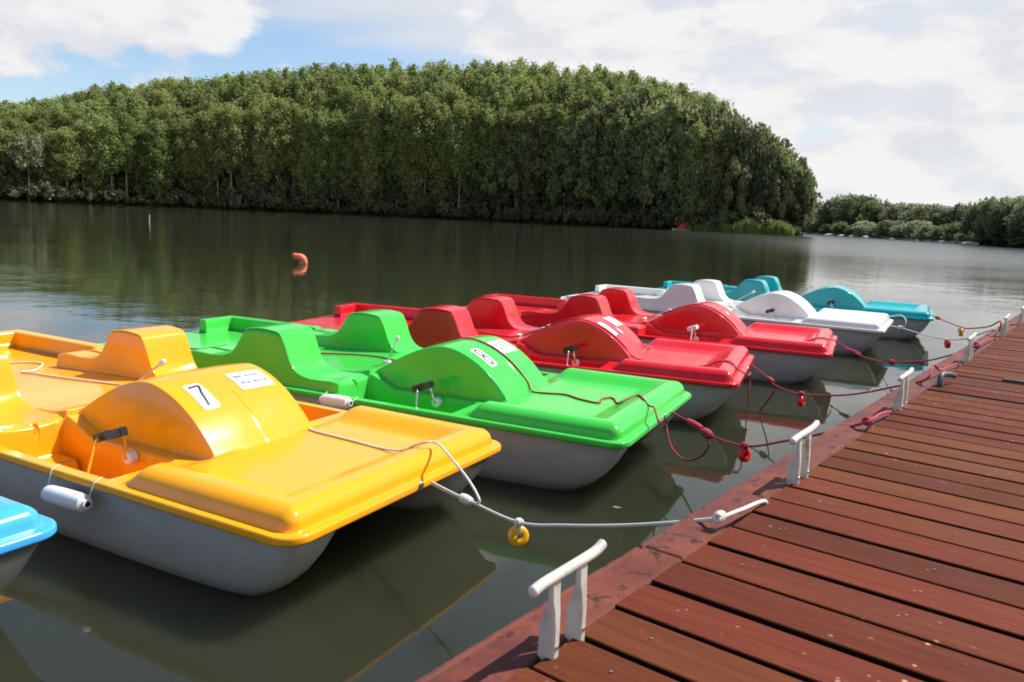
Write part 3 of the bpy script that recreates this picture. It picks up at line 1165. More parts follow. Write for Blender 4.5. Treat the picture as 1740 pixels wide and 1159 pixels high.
# ------------------------------------------------------------------ pedal boat
HU = np.array([-1.95, -1.90, -1.8, -1.7, -1.6, -1.5, -1.4, -1.3, -1.2, -1.1, -1.0, -0.93, -0.90])
HWV = np.array([0.105, 0.133, 0.192, 0.245, 0.288, 0.317, 0.327, 0.307, 0.265, 0.200, 0.108, 0.030, 0.0])


def cubic(x, xs, ys):
    """monotone-ish cubic through points"""
    m = np.gradient(ys, xs)
    i = np.clip(np.searchsorted(xs, x) - 1, 0, len(xs) - 2)
    h = xs[i + 1] - xs[i]
    t = np.clip((x - xs[i]) / h, 0, 1)
    h00 = 2 * t ** 3 - 3 * t ** 2 + 1
    h10 = t ** 3 - 2 * t ** 2 + t
    h01 = -2 * t ** 3 + 3 * t ** 2
    h11 = t ** 3 - t ** 2
    return h00 * ys[i] + h10 * h * m[i] + h01 * ys[i + 1] + h11 * h * m[i + 1]


PU = np.array([-3.36, -3.33, -3.05, -2.95, -2.88, -2.82, -2.775, -2.745, -2.70, -2.52, -2.48, -2.45, -2.42, -2.37, -2.32, -2.25, -2.1, -2.0, -1.965, -1.95])
PW = np.array([0.118, 0.128, 0.138, 0.150, 0.185, 0.265, 0.330, 0.352, 0.361, 0.361, 0.355, 0.338, 0.285, 0.165, 0.105, 0.078, 0.069, 0.071, 0.062, 0.045])
CU = np.array([-4.6, -3.5, -3.36, -3.0, -2.6, -2.2, -2.05, -1.95])
CW = np.array([0.03, 0.03, 0.034, 0.050, 0.066, 0.076, 0.085, 0.105])
LEN = 4.47
HB = 0.80
CR = 0.10


def rim_sdf(u, v):
    av = np.abs(v)
    # bow end corners rounded with CR; stern likewise
    cu = LEN / 2
    qx = np.abs(u + cu) - (cu - CR)
    qy = av - (HB - CR)
    outside = np.hypot(np.maximum(qx, 0), np.maximum(qy, 0))
    inside = np.minimum(np.maximum(qx, qy), 0)
    return CR - outside - inside


def height(u, v):
    av = np.abs(v)
    d = rim_sdf(u, v)
    # foredeck with its bull-nosed ring
    f = sm(u, -1.03, -0.90)
    dd = np.maximum(d, 0)
    up = np.sqrt(np.clip(1 - (1 - np.clip((dd - 0.035) / 0.085, 0, 1)) ** 2, 0, 1))
    up = sm(dd, 0.028, 0.05) * up
    ring = 0.084 * up - 0.060 * sm(dd, 0.15, 0.32)
    h = f * ring
    # cockpit floor
    inner = sm(d, 0.05, 0.075)
    ledge = np.interp(u, [-1.93, -1.75], [0.075, 0.0])
    h = np.where(u <= -1.03, np.maximum(h, 0), h)
    # centre console and aft floor
    con = cubic(u, CU, CW)
    conm = sm(u, -1.945, -1.96) * (1 - sm(av, 0.70, 0.74))
    h = np.where(u < -1.93, con * conm + h * (1 - conm), h)
    led = ledge * (1 - sm(av, 0.405, 0.42)) * sm(u, -1.1, -1.2) * (u > -1.96)
    h = np.where((u > -1.96) & (u < -1.1), np.maximum(h, led), h)
    # foot wells
    fw = sm(u, -1.100, -1.125) * sm(u, -1.966, -1.952) * sm(av, 0.415, 0.432) * (1 - sm(av, 0.700, 0.757))
    h = h - fw * (0.235 + 0.0)
    # a small toe step in front of the seat
    st_ = sm(u, -1.78, -1.80) * sm(u, -1.966, -1.952) * sm(av, 0.43, 0.445) * (1 - sm(av, 0.700, 0.757))
    h = h + st_ * 0.12
    # seats
    pod = cubic(u, PU, PW)
    pm_ = sm(u, -1.950, -1.962) * sm(u, -3.362, -3.345) * sm(av, 0.398, 0.414) * (1 - sm(av, 0.737, 0.752))
    dish = -0.012 * np.clip(1 - ((av - 0.575) / 0.15) ** 2, 0, 1) * sm(u, -2.45, -2.38)
    slot = -0.045 * sm(u, -1.995, -1.985) * (np.abs(av - 0.56) < 0.012)
    slot2 = -0.03 * (np.abs(av - 0.575) < 0.010) * sm(u, -3.30, -3.29) * (1 - sm(u, -3.08, -3.07))
    h = h * (1 - pm_) + (pod + dish + slot + slot2) * pm_
    # paddle wheel cover
    hump = cubic(u, HU, HWV) - 0.010 * (av / 0.34) ** 2
    hm = (1 - sm(av, 0.326, 0.344)) * (u > -1.95) * (u < -0.90)
    # moulding seam down the middle of the front slope
    hump = hump + 0.0045 * np.exp(-(v / 0.006) ** 2) * sm(u, -1.24, -1.16)
    hh = np.maximum(hump, h)
    h = h * (1 - hm) + hh * hm
    # stern coaming: end walls with a gap in the middle, running into side walls
    cm = sm(av, 0.345, 0.362) * (1 - sm(av, 0.738, 0.752)) * sm(u, -4.388, -4.373) * (1 - sm(u, -4.312, -4.285))
    sw = sm(av, 0.648, 0.670) * (1 - sm(av, 0.738, 0.752)) * sm(u, -4.388, -4.373) * (1 - sm(u, -3.36, -3.05))
    cmm = np.maximum(cm, sw)
    base_aft = np.maximum(h, 0)
    h = np.where(u < -3.0, np.maximum(h, np.where(v < 0, 0.058, 0.152) * cmm), h)
    return h


def lines(lo, hi, step, bands):
    xs = [lo, hi]
    for a, b, n in bands:
        xs += list(np.linspace(a, b, n + 1))
    xs = sorted(set(round(x, 5) for x in xs if lo - 1e-9 <= x <= hi + 1e-9))
    out_ = [xs[0]]
    for x in xs[1:]:
        gap = x - out_[-1]
        if gap < 0.0012:
            continue
        if gap > step:
            k = int(math.ceil(gap / step))
            out_ += [out_[-1] + gap * i / k for i in range(1, k)]
        out_.append(x)
    return np.array(out_)


ul = lines(-LEN, 0, 0.03, [(-0.13, 0, 18), (-0.30, -0.13, 8), (-1.03, -0.88, 10), (-1.128, -1.098, 5), (-1.95, -1.1, 48), (-1.968, -1.948, 6), (-2.0, -1.98, 4), (-2.55, -2.2, 26), (-3.0, -2.68, 26), (-1.803, -1.777, 3),
                              (-3.364, -3.343, 5), (-4.39, -4.37, 4), (-4.314, -4.283, 4), (-3.31, -3.28, 3), (-3.09, -3.06, 3)])
vp = [(0.0, 0.015, 5), (0.324, 0.346, 6), (0.396, 0.434, 10), (0.343, 0.364, 4), (0.646, 0.672, 4), (0.69, 0.76, 14), (0.735, 0.754, 4), (0.76, 0.80, 8), (0.546, 0.548, 1), (0.572, 0.574, 1), (0.5645, 0.566, 1), (0.584, 0.586, 1)]
vl = lines(-HB, HB, 0.03, [(a, b, n) for a, b, n in vp] + [(-b, -a, n) for a, b, n in vp])
UU, VV = np.meshgrid(ul, vl, indexing='ij')
HH = height(UU, VV)
e = 0.0012
Hu = (height(np.minimum(UU + e, 0), VV) - height(UU - e, VV)) / (2 * e)
Hv = (height(UU, VV + e) - height(UU, VV - e)) / (2 * e)
# keep rim normals sane
NN = np.stack([-Hu, -Hv, np.ones_like(Hu)], -1)
NN /= np.linalg.norm(NN, axis=-1)[..., None]
# push the grid into the rounded corners
PXu, PXv = UU.copy(), VV.copy()
cu = LEN / 2
su, sv = np.sign(UU + cu), np.sign(VV)
ax, ay = np.abs(UU + cu) - (cu - CR), np.abs(VV) - (HB - CR)
corner = (ax > 0) & (ay > 0)
L_ = np.maximum(np.maximum(ax, ay), 1e-9)
r_ = np.hypot(ax, ay)
k_ = np.where(corner, L_ / np.maximum(r_, 1e-9), 1.0)
PXu = np.where(corner, su * ((cu - CR) + ax * k_) - cu, UU)
PXv = np.where(corner, sv * ((HB - CR) + ay * k_), VV)
# height at the moved corner points
HH = np.where(corner, height(PXu, PXv), HH)
Hu2 = (height(PXu + e, PXv) - height(PXu - e, PXv)) / (2 * e)
Hv2 = (height(PXu, PXv + e) - height(PXu, PXv - e)) / (2 * e)
N2 = np.stack([-Hu2, -Hv2, np.ones_like(Hu2)], -1)
N2 /= np.linalg.norm(N2, axis=-1)[..., None]
NN = np.where(corner[..., None], N2, NN)
nu, nv = len(ul), len(vl)
for arr in (NN[0], NN[-1], NN[:, 0], NN[:, -1]):
    arr[:] = (0, 0, 1)

uc = (ul[:-1] + ul[1:]) / 2
vc = (vl[:-1] + vl[1:]) / 2
UC, VC = np.meshgrid(uc, vc, indexing='ij')
AC = np.abs(VC)
REG = np.zeros(UC.shape, int)                       # 0 = deck
REG[(AC < 0.345) & (UC > -1.95) & (UC < -0.905)] = 1  # wheel cover
REG[(AC > 0.414) & (AC < 0.757) & (UC > -1.952) & (UC < -1.10)] = 2   # foot wells
pods = (AC > 0.397) & (AC < 0.753) & (UC > -3.363) & (UC < -1.952)
REG[pods & (VC < 0)] = 3
REG[pods & (VC > 0)] = 4
coam = (UC < -3.363) & (AC > 0.345) & (AC < 0.753) & ((UC < -4.285) & (UC > -4.39) | (AC > 0.648))
REG[coam & (VC < 0)] = 5
REG[coam & (VC > 0)] = 6
REG[(REG == 2) & (VC < 0)] = 7


def patch_mesh(name, reg, extra_rim=False):
    ii, jj = np.nonzero(REG == reg)
    used = {}
    V_, N_, F_ = [], [], []

    def vid(i, j):
        k = (i, j)
        if k not in used:
            used[k] = len(V_)
            V_.append((PXu[i, j], PXv[i, j], HH[i, j]))
            N_.append(tuple(NN[i, j]))
        return used[k]

    for i, j in zip(ii.tolist(), jj.tolist()):
        F_.append((vid(i, j), vid(i + 1, j), vid(i + 1, j + 1), vid(i, j + 1)))
    if extra_rim:
        # rolled rim flange hanging down all round
        loop = [(i, 0) for i in range(nu)] + [(nu - 1, j) for j in range(1, nv)] + [(i, nv - 1) for i in range(nu - 2, -1, -1)] + [(0, j) for j in range(nv - 2, 0, -1)]
        prof = [(0.007, -0.003, 45), (0.0115, -0.010, 10), (0.0125, -0.026, 0), (0.010, -0.034, -45), (0.002, -0.038, -90), (-0.055, -0.037, -90)]
        n0 = len(loop)
        ring_prev = [vid(i, j) for i, j in loop]
        cent = []
        for k, (i, j) in enumerate(loop):
            p = np.array([PXu[i, j], PXv[i, j]])
            a = np.array([PXu[loop[k - 1]], PXv[loop[k - 1]]])
            b = np.array([PXu[loop[(k + 1) % n0]], PXv[loop[(k + 1) % n0]]])
            t = b - a
            t /= np.linalg.norm(t) + 1e-12
            cent.append((p, np.array([t[1], -t[0]])))
        for (off, dz, an) in prof:
            ring_new = []
            ca, sa = math.cos(math.radians(an)), math.sin(math.radians(an))
            for p, nrm in cent:
                V_.append((p[0] + nrm[0] * off, p[1] + nrm[1] * off, dz))
                N_.append((nrm[0] * ca, nrm[1] * ca, sa))
                ring_new.append(len(V_) - 1)
            for k in range(n0):
                k2 = (k + 1) % n0
                F_.append((ring_prev[k], ring_new[k], ring_new[k2], ring_prev[k2]))
            ring_prev = ring_new
    me = bpy.data.meshes.new(name)
    me.from_pydata(V_, [], F_)
    me.materials.append(M_YEL)
    me.polygons.foreach_set('use_smooth', [True] * len(me.polygons))
    me.update()
    me.normals_split_custom_set_from_vertices(N_)
    return me


DECK_PARTS = [('deck', patch_mesh('deck', 0, True)), ('wheel_cover', patch_mesh('wheel_cover', 1)), ('foot_well', patch_mesh('foot_well', 2)), ('foot_well', patch_mesh('foot_well', 7)),
              ('seat', patch_mesh('seat', 3)), ('seat', patch_mesh('seat', 4)), ('stern_coaming', patch_mesh('stern_coaming', 5)), ('stern_coaming', patch_mesh('stern_coaming', 6))]


def hull_mesh(side):
    stn = [(-0.035, 0.045), (-0.06, 0.11), (-0.10, 0.18), (-0.16, 0.255), (-0.24, 0.325), (-0.34, 0.385), (-0.48, 0.435), (-0.70, 0.475), (-1.1, 0.50), (-2.0, 0.51), (-3.2, 0.51), (-4.0, 0.50), (-4.34, 0.48)]
    sec = 30
    V_, F_ = [], []
    for u, dp in stn:
        t = np.clip((-u - 0.03) / 0.6, 0, 1)
        vo = 0.735 + 0.035 * math.sqrt(t)
        vi = 0.50 - 0.13 * math.sqrt(t)
        c_, a_ = (vo + vi) / 2, (vo - vi) / 2
        for k in range(sec + 1):
            th = math.pi * k / sec
            cs, sn = math.cos(th), math.sin(th)
            x = math.copysign(abs(cs) ** (2 / 3.4), cs) * a_
            w = -0.030 - (dp - 0.03) * abs(sn) ** (2 / 2.6)
            fl = 1 - (0.17 + 0.23 * max(0.0, 1 + u / 1.5)) * (abs(w) / 0.5) ** 1.4
            V_.append((u, side * (c_ + x * fl), w))
    n_ = sec + 1
    for i in range(len(stn) - 1):
        for k in range(sec):
            q = (i * n_ + k, i * n_ + k + 1, (i + 1) * n_ + k + 1, (i + 1) * n_ + k)
            F_.append(q if side > 0 else q[::-1])
    F_.append(tuple(range(n_)))
    F_.append(tuple((len(stn) - 1) * n_ + k for k in range(n_))[::-1])
    me = bpy.data.meshes.new('hull')
    me.from_pydata(V_, [], F_)
    me.materials.append(M_HULL)
    me.polygons.foreach_set('use_smooth', [True] * len(me.polygons))
    return me


HULLS = [hull_mesh(-1), hull_mesh(1)]
# moulded bead line on the hull side
mb = MB()
mb.tube(spline([(-3.9, -0.742, -0.20), (-2.4, -0.745, -0.205), (-1.6, -0.742, -0.215), (-1.32, -0.738, -0.20), (-1.20, -0.745, -0.15), (-1.155, -0.755, -0.06)], 8), 0.009, 8)
BEAD = bpy.data.meshes.new('rubbing_bead')
BEAD.from_pydata(mb.v, [], mb.f)
BEAD.materials.append(M_HULL)
BEAD.polygons.foreach_set('use_smooth', [True] * len(BEAD.polygons))


def surf_strip(pts2, width, z):
    """ribbon following a (u,v) polyline on the boat's surface"""
    P = [np.array(p) for p in pts2]
    Q = []
    for a, b in zip(P, P[1:]):
        n_ = max(1, int(np.linalg.norm(b - a) / 0.006))
        Q += [a + (b - a) * i / n_ for i in range(n_)]
    Q.append(P[-1])
    V_, F_ = [], []
    for i, p in enumerate(Q):
        t = Q[min(i + 1, len(Q) - 1)] - Q[max(i - 1, 0)]
        t /= np.linalg.norm(t) + 1e-12
        m_ = np.array([-t[1], t[0]]) * width / 2
        for s in (-1, 1):
            q = p + s * m_
            V_.append((q[0], q[1], float(height(np.array(q[0]), np.array(q[1]))) + z))
    for i in range(len(Q) - 1):
        F_.append((2 * i, 2 * i + 1, 2 * i + 3, 2 * i + 2))
    return V_, F_


def surf_patch(u0, u1, v0, v1, z, r=0.012):
    n_, m_ = 14, 8
    V_, F_ = [], []
    for i in range(n_ + 1):
        for j in range(m_ + 1):
            x = u0 + (u1 - u0) * i / n_
            ins = 0.0
            e_ = min(x - u0, u1 - x)
            if e_ < r:
                ins = r - math.sqrt(max(0, r * r - (r - e_) ** 2))
            y = v0 + ins + (v1 - v0 - 2 * ins) * j / m_
            V_.append((x, y, float(height(np.array(x), np.array(y))) + z))
    for i in range(n_):
        for j in range(m_):
            a = i * (m_ + 1) + j
            F_.append((a, a + m_ + 1, a + m_ + 2, a + 1))
    return V_, F_


def seven(u0, u1, v0, v1):
    # up = towards the stern (lower u), right = +v
    pu = lambda s: u1 - (u1 - u0) * s
    pv = lambda s: v0 + (v1 - v0) * s
    return [[(pu(.84), pv(.20)), (pu(.86), pv(.80)), (pu(.84), pv(.82)), (pu(.55), pv(.58)), (pu(.12), pv(.40))]]


def eight(u0, u1, v0, v1):
    cu1, cu2 = u0 + (u1 - u0) * 0.30, u0 + (u1 - u0) * 0.70
    cv = (v0 + v1) / 2
    ru = (u1 - u0) * 0.195
    rv = (v1 - v0) * 0.26
    L1 = [(cu1 + ru * math.cos(a), cv + rv * 0.9 * math.sin(a)) for a in np.linspace(0, 2 * math.pi, 25)]
    L2 = [(cu2 + ru * math.cos(a), cv + rv * 1.05 * math.sin(a)) for a in np.linspace(0, 2 * math.pi, 25)]
    return [L1, L2]


def add_plate(root, digit, u0=-1.278, u1=-1.105, v0=-0.236, v1=-0.136):
    pl = mesh_obj('number_plate', *surf_patch(u0, u1, v0, v1, 0.003), M_STICK, root, smooth=True)
    if digit:
        mb = MB()
        for path in (seven if digit == 7 else eight)(u0, u1, v0, v1):
            mb.add(*surf_strip(path, 0.013, 0.0055))
        mb.build('numeral', M_INK, pl)
    return pl


def add_label(root, v0=0.055, v1=0.285, u0=-1.303, u1=-1.165, seed=1):
    pl = mesh_obj('registration_label', *surf_patch(u0, u1, v0, v1, 0.003, 0.004), M_STICK, root, smooth=True)
    r = random.Random(seed)
    mb = MB()
    W_ = v1 - v0
    for row, words in ((0.30, [(0.10, 0.33, 6), (0.42, 0.92, 12)]), (0.68, [(0.12, 0.42, 7), (0.50, 0.74, 5), (0.79, 0.93, 4)])):
        uc_ = u0 + (u1 - u0) * row
        for a, b, n_ in words:
            for k in range(n_):
                x0 = v0 + W_ * (a + (b - a) * k / n_)
                x1 = x0 + W_ * (b - a) / n_ * 0.62
                h = 0.0105
                st_ = [[(uc_ - h, x0), (uc_ + h, x0)], [(uc_ - h, x0), (uc_ - h, x1)], [(uc_ + h, x0), (uc_ + h, x1)], [(uc_ - h, x1), (uc_ + h, x1)], [(uc_, x0), (uc_, x1)]]
                for s in r.sample(st_, 3):
                    mb.add(*surf_strip(s, 0.0034, 0.005))
    mb.build('lettering', M_TXT, pl)
    return pl


def crank_parts(root, side, pedal_m, arm_m, phase):
    """pedal crank in the foot well: hub on the inner wall, U-shaped crank and pedal block"""
    s = side
    hu_, hw_ = -1.39, -0.035
    pu_, pw_ = hu_ - 0.115 * math.cos(phase), hw_ + 0.135 * math.sin(phase)
    mb = MB()
    mb.lathe([(0.010, 0.0), (0.030, 0.0), (0.032, 0.006), (0.032, 0.038), (0.026, 0.045), (0.012, 0.046)], 16, lambda x, y, z: (hu_ + x, s * (0.424 + z), hw_ + y))
    hb = mb.build('crank_hub', M_WPLAS, root)
    auto_smooth(hb, 40)
    mb = MB()
    mb.tube([(hu_, s * 0.430, hw_), (hu_, s * 0.474, hw_), (hu_ * 0.5 + pu_ * 0.5, s * 0.452, hw_ * 0.5 + pw_ * 0.5), (pu_, s * 0.440, pw_), (pu_, s * 0.458, pw_)], 0.0085, 8)
    mb.tube([(pu_, s * 0.575, pw_), (pu_ + 0.01, s * 0.600, pw_ - 0.02), (hu_ - 0.02, s * 0.675, hw_ - 0.10), (hu_, s * 0.700, hw_ - 0.14)], 0.006, 8)
    ck = mb.build('crank', arm_m, root, smooth=True)
    mb = MB()
    c_, sn_ = math.cos(0.35), math.sin(0.35)
    tf = lambda x, y, z: (pu_ + x * c_ - z * sn_, s * y, pw_ + x * sn_ + z * c_)
    mb.box(-0.050, 0.050, 0.456, 0.494, -0.022, 0.022, tf, bev=0.006)
    mb.box(-0.046, 0.046, 0.4955, 0.533, -0.017, 0.017, tf, bev=0.005)
    mb.box(-0.050, 0.050, 0.5345, 0.572, -0.022, 0.022, tf, bev=0.006)
    mb.build('pedal', pedal_m, root)


def make_boat(colour, loc, th, label, digit=None, plate=False, sign=False, lever=(0.30, 0.0, 0.22), pedal_m=None, arm_m=None, phase=(1.05, -2.1), seed=1):
    root = tag(empty('pedal_boat', loc, th), label, 'pedal boat', 'pedal boats moored in a row along the dock')
    for nm, me in DECK_PARTS:
        o = bpy.data.objects.new(nm, me)
        COL.objects.link(o)
        o.parent = root
        o.material_slots[0].link = 'OBJECT'
        o.material_slots[0].material = colour
    for me in HULLS:
        o = bpy.data.objects.new('hull', me)
        COL.objects.link(o)
        o.parent = root
    o = bpy.data.objects.new('rubbing_bead', BEAD)
    COL.objects.link(o)
    o.parent = root
    if plate:
        add_plate(root, digit)
    if sign:
        add_label(root, seed=seed)
    pm__ = pedal_m or M_BLACK
    crank_parts(root, -1, pm__, arm_m or M_STEEL, phase[0])
    crank_parts(root, 1, pm__, arm_m or M_STEEL, phase[1])
    # steering lever on the console between the seats
    mb = MB()
    b0 = np.array([-2.09, 0.0, 0.085])
    tip_ = b0 + np.array(lever)
    mb.tube([b0 + (0, 0, -0.01), b0 + (tip_ - b0) * 0.35 + (0.0, 0, 0.006), tip_], 0.006, 8)
    lv = mb.build('steering_lever', M_STEEL, root, smooth=True)
    mb = MB()
    prof = [(0.004, -0.03), (0.012, -0.024), (0.016, -0.008), (0.0165, 0.008), (0.012, 0.020), (0.004, 0.026)]
    dv = Vector(lever).normalized()
    rot = dv.to_track_quat('Z', 'Y').to_matrix()
    mb.lathe(prof, 12, lambda x, y, z: tuple(Vector(tip_) + rot @ Vector((x, y, z))))
    mb.build('knob', M_WPLAS, lv, smooth=True)
    mb = MB()
    mb.lathe([(0.028, 0), (0.028, 0.012), (0.018, 0.02), (0.010, 0.022)], 14, lambda x, y, z: (b0[0] + x, b0[1] + y, b0[2] - 0.006 + z))
    mb.build('lever_collar', M_WPLAS, root)
    # bow mooring hole with a dark eye
    mb = MB()
    mb.lathe([(0.011, 0), (0.019, 0.002), (0.020, 0.006), (0.012, 0.008)], 14, lambda x, y, z: (0.008 + z, y, -0.014 + x))
    mb.build('mooring_eye', M_STEEL, root, smooth=True)
    return root


WL = 0.37
boats = {}
boats['Y'] = make_boat(M_YEL, (-0.391, 3.438, WL - 0.003), -0.497, 'yellow pedal boat with number 7 on its rounded paddle cover', 7, True, True, (0.33, 0.03, 0.235), M_BLACK, M_YEL, (1.15, -2.0), 1)
boats['G'] = make_boat(M_GRN, (0.972, 4.882, WL + 0.007), -0.446, 'bright green pedal boat with number 8 on its rounded paddle cover', 8, True, True, (0.10, -0.03, 0.19), M_BLACK, M_STEEL, (0.95, -2.0), 2)
boats['R'] = make_boat(M_RED, (2.020, 6.708, WL + 0.002), -0.363, 'red pedal boat directly beyond the green one, with a black pedal showing', None, True, True, (0.26, 0.10, 0.10), M_BLACK, M_STEEL, (1.25, -1.9), 3)
boats['S'] = make_boat(M_RED2, (3.461, 8.45, WL - 0.009), -0.412, 'red pedal boat beside the white one, with white pedals', None, False, False, (0.28, 0.03, 0.12), M_WPLAS, M_WPLAS, (1.3, -1.9), 4)
boats['W'] = make_boat(M_WHT, (4.97, 10.45, WL - 0.004), -0.505, 'plain white pedal boat moored between a red one and the teal one', None, False, False, (0.30, 0.02, 0.20), M_BLACK, M_STEEL, (1.2, -1.9), 5)
boats['T'] = make_boat(M_TEA, (6.46, 12.20, WL - 0.01), -0.468, 'teal pedal boat, the farthest one in the row', None, False, False, (0.30, 0.02, 0.20), M_BLACK, M_STEEL, (1.2, -1.9), 6)
# blue boat: only its bow corner reaches into the picture
thb = -0.50
Cb = Vector((-1.635, 2.79, 0))
vb = Vector((-math.sin(thb), math.cos(thb), 0))
cb = Cb - vb * 0.79
boats['B'] = make_boat(M_BLU, (cb.x, cb.y, WL), thb, 'light blue pedal boat with only its bow corner in view beside the yellow one', None, False, False, seed=7)


def bl(b, u, v, w):
    o = boats[b]
    th = o.rotation_euler[2]
    return (o.location.x + u * math.cos(th) - v * math.sin(th), o.location.y + u * math.sin(th) + v * math.cos(th), o.location.z + w)


def on_boat(b, u, v, z=0.008):
    return bl(b, u, v, float(height(np.array(u), np.array(v))) + z)


# ------------------------------------------------------------------ fenders
def fender(b, u0, u1, v, w, label):
    p0, p1 = Vector(bl(b, u0, v, w)), Vector(bl(b, u1, v, w + 0.01))
    c = (p0 + p1) / 2
    dv = (p1 - p0)
    L = dv.length / 2
    rot = dv.normalized().to_track_quat('Z', 'Y').to_matrix()
    root = tag(empty('boat_fender', c), label, 'fender', 'white fenders hung on the pedal boats')
    tf = lambda x, y, z: tuple(rot @ Vector((x, y, z)))
    mb = MB()
    r = 0.041
    prof = [(0.012, -L), (0.020, -L), (0.021, -L + 0.015), (0.036, -L + 0.022), (r, -L + 0.045), (r + 0.002, 0), (r, L - 0.045), (0.036, L - 0.022), (0.021, L - 0.015), (0.020, L), (0.012, L)]
    mb.lathe(prof, 22, tf)
    o = mb.build('fender_body', M_WPLAS, root)
    auto_smooth(o, 50)
    for s, u in ((-1, u0), (1, u1)):
        mb = MB()
        a = rot @ Vector((0, 0, s * (L - 0.006)))
        rim = Vector(bl(b, u + s * 0.0, math.copysign(0.815, v), -0.005)) - c
        inn = Vector(bl(b, u + s * 0.0, math.copysign(0.775, v), 0.012)) - c
        mb.tube([a, a + (rim - a) * 0.5, rim, inn], 0.0026, 6)
        mb.build('lanyard', M_RWHITE, root)
        mb = MB()
        mb.lathe([(0.010, -0.0015), (0.0125, 0), (0.010, 0.0015)], 12, lambda x, y, z, s=s: tf(x, y, s * (L + 0.001) + z))
        mb.build('eyelet', M_BLACK, root)
    return root


fender('Y', -1.42, -1.12, -0.845, -0.10, 'white fender hanging on the near side of the yellow boat')
fender('G', -2.02, -1.78, -0.845, -0.028, 'white fender lying at the rim of the green boat behind the yellow paddle cover')

# ------------------------------------------------------------------ ropes and floats
def twisted(mb, pts, r, n=6):
    P = spline(pts, n)
    mb.tube(P, r, 8)


def knot(c, axis, ln, r, m, parent, turns=4):
    """a wrapped knot: a coil of rope round the line"""
    ax = Vector(axis).normalized()
    up = ax.orthogonal().normalized()
    w = ax.cross(up)
    pts = []
    k = turns * 12
    for i in range(k + 1):
        t = i / k
        a = 2 * math.pi * turns * t
        rr = r * (1.0 + 0.5 * math.sin(math.pi * t))
        pts.append(Vector(c) + ax * (ln * (t - 0.5)) + (up * math.cos(a) + w * math.sin(a)) * rr)
    mb = MB()
    mb.tube(pts, r * 0.8, 7)
    return mb.build('knot', m, parent, smooth=True)


def rope(label, paths, r, m, knots, group='mooring ropes from the pedal boats to the dock', parts=None):
    mb = MB()
    for p in paths:
        twisted(mb, p, r)
    o = mb.build('mooring_rope', m, None, smooth=True)
    tag(o, label, 'rope', group)
    for c, ax, ln, rr, tn in knots:
        knot(c, ax, ln, rr, m, o, tn)
    return o


Ymain = [(-0.339, 3.476, 0.357), (-0.226, 3.295, 0.374), (-0.142, 3.161, 0.390), (0.056, 2.845, 0.434), (0.210, 2.600, 0.528), (0.356, 2.366, 0.629), (0.478, 2.172, 0.721), (0.572, 2.022, 0.798)]
Yend = [(0.572, 2.022, 0.798), (0.61, 2.05, 0.802), (0.656, 2.096, 0.800), (0.756, 2.219, 0.782), (0.765, 2.229, 0.74)]
Ydouble = [(-0.339, 3.476, 0.350), (-0.27, 3.372, 0.357), (-0.200, 3.26, 0.372), (-0.142, 3.165, 0.382)]
Yloop = [(-0.142, 3.161, 0.390), (-0.112, 3.115, 0.400), (-0.107, 3.106, 0.424), (-0.150, 3.175, 0.470), (-0.225, 3.295, 0.515), on_boat('Y', 0.004 - 0.06, 0.228, 0.06), on_boat('Y', -0.115, 0.222, 0.03), on_boat('Y', -0.17, 0.213, 0.012), on_boat('Y', -0.256, 0.215, 0.006), on_boat('Y', -0.40, 0.232, 0.006), on_boat('Y', -0.60, 0.250, 0.006), on_boat('Y', -0.867, 0.268, 0.006), on_boat('Y', -0.93, 0.30, 0.006)]
YAFT = ((-3.75, 0.25), (-3.71, 0.30), (-3.62, 0.38), (-3.50, 0.39), (-3.39, 0.31), (-3.29, 0.21), (-3.31, 0.14), (-3.19, 0.15), (-2.95, 0.15), (-2.65, 0.17), (-2.30, 0.21), (-2.08, 0.18))
Yaft = [on_boat('Y', u, v, 0.008) for u, v in YAFT]
rope('white mooring rope from the yellow boat to the dock, carrying the yellow float', [Ymain, Yend, Ydouble, Yloop], 0.0058, M_RWHITE,
     [((-0.165, 3.20, 0.384), (0.084, -0.134, 0.014), 0.085, 0.0095, 5), ((0.575, 2.03, 0.800), (0.5, 0.6, 0.05), 0.032, 0.0075, 4), ((0.056, 2.845, 0.434), (0.15, -0.25, 0.08), 0.03, 0.008, 3)])
mb = MB()
twisted(mb, Yaft, 0.006)
o = mb.build('deck_rope', M_RWHITE, None, smooth=True)
tag(o, 'loose white rope lying on the aft floor of the yellow boat', 'rope')

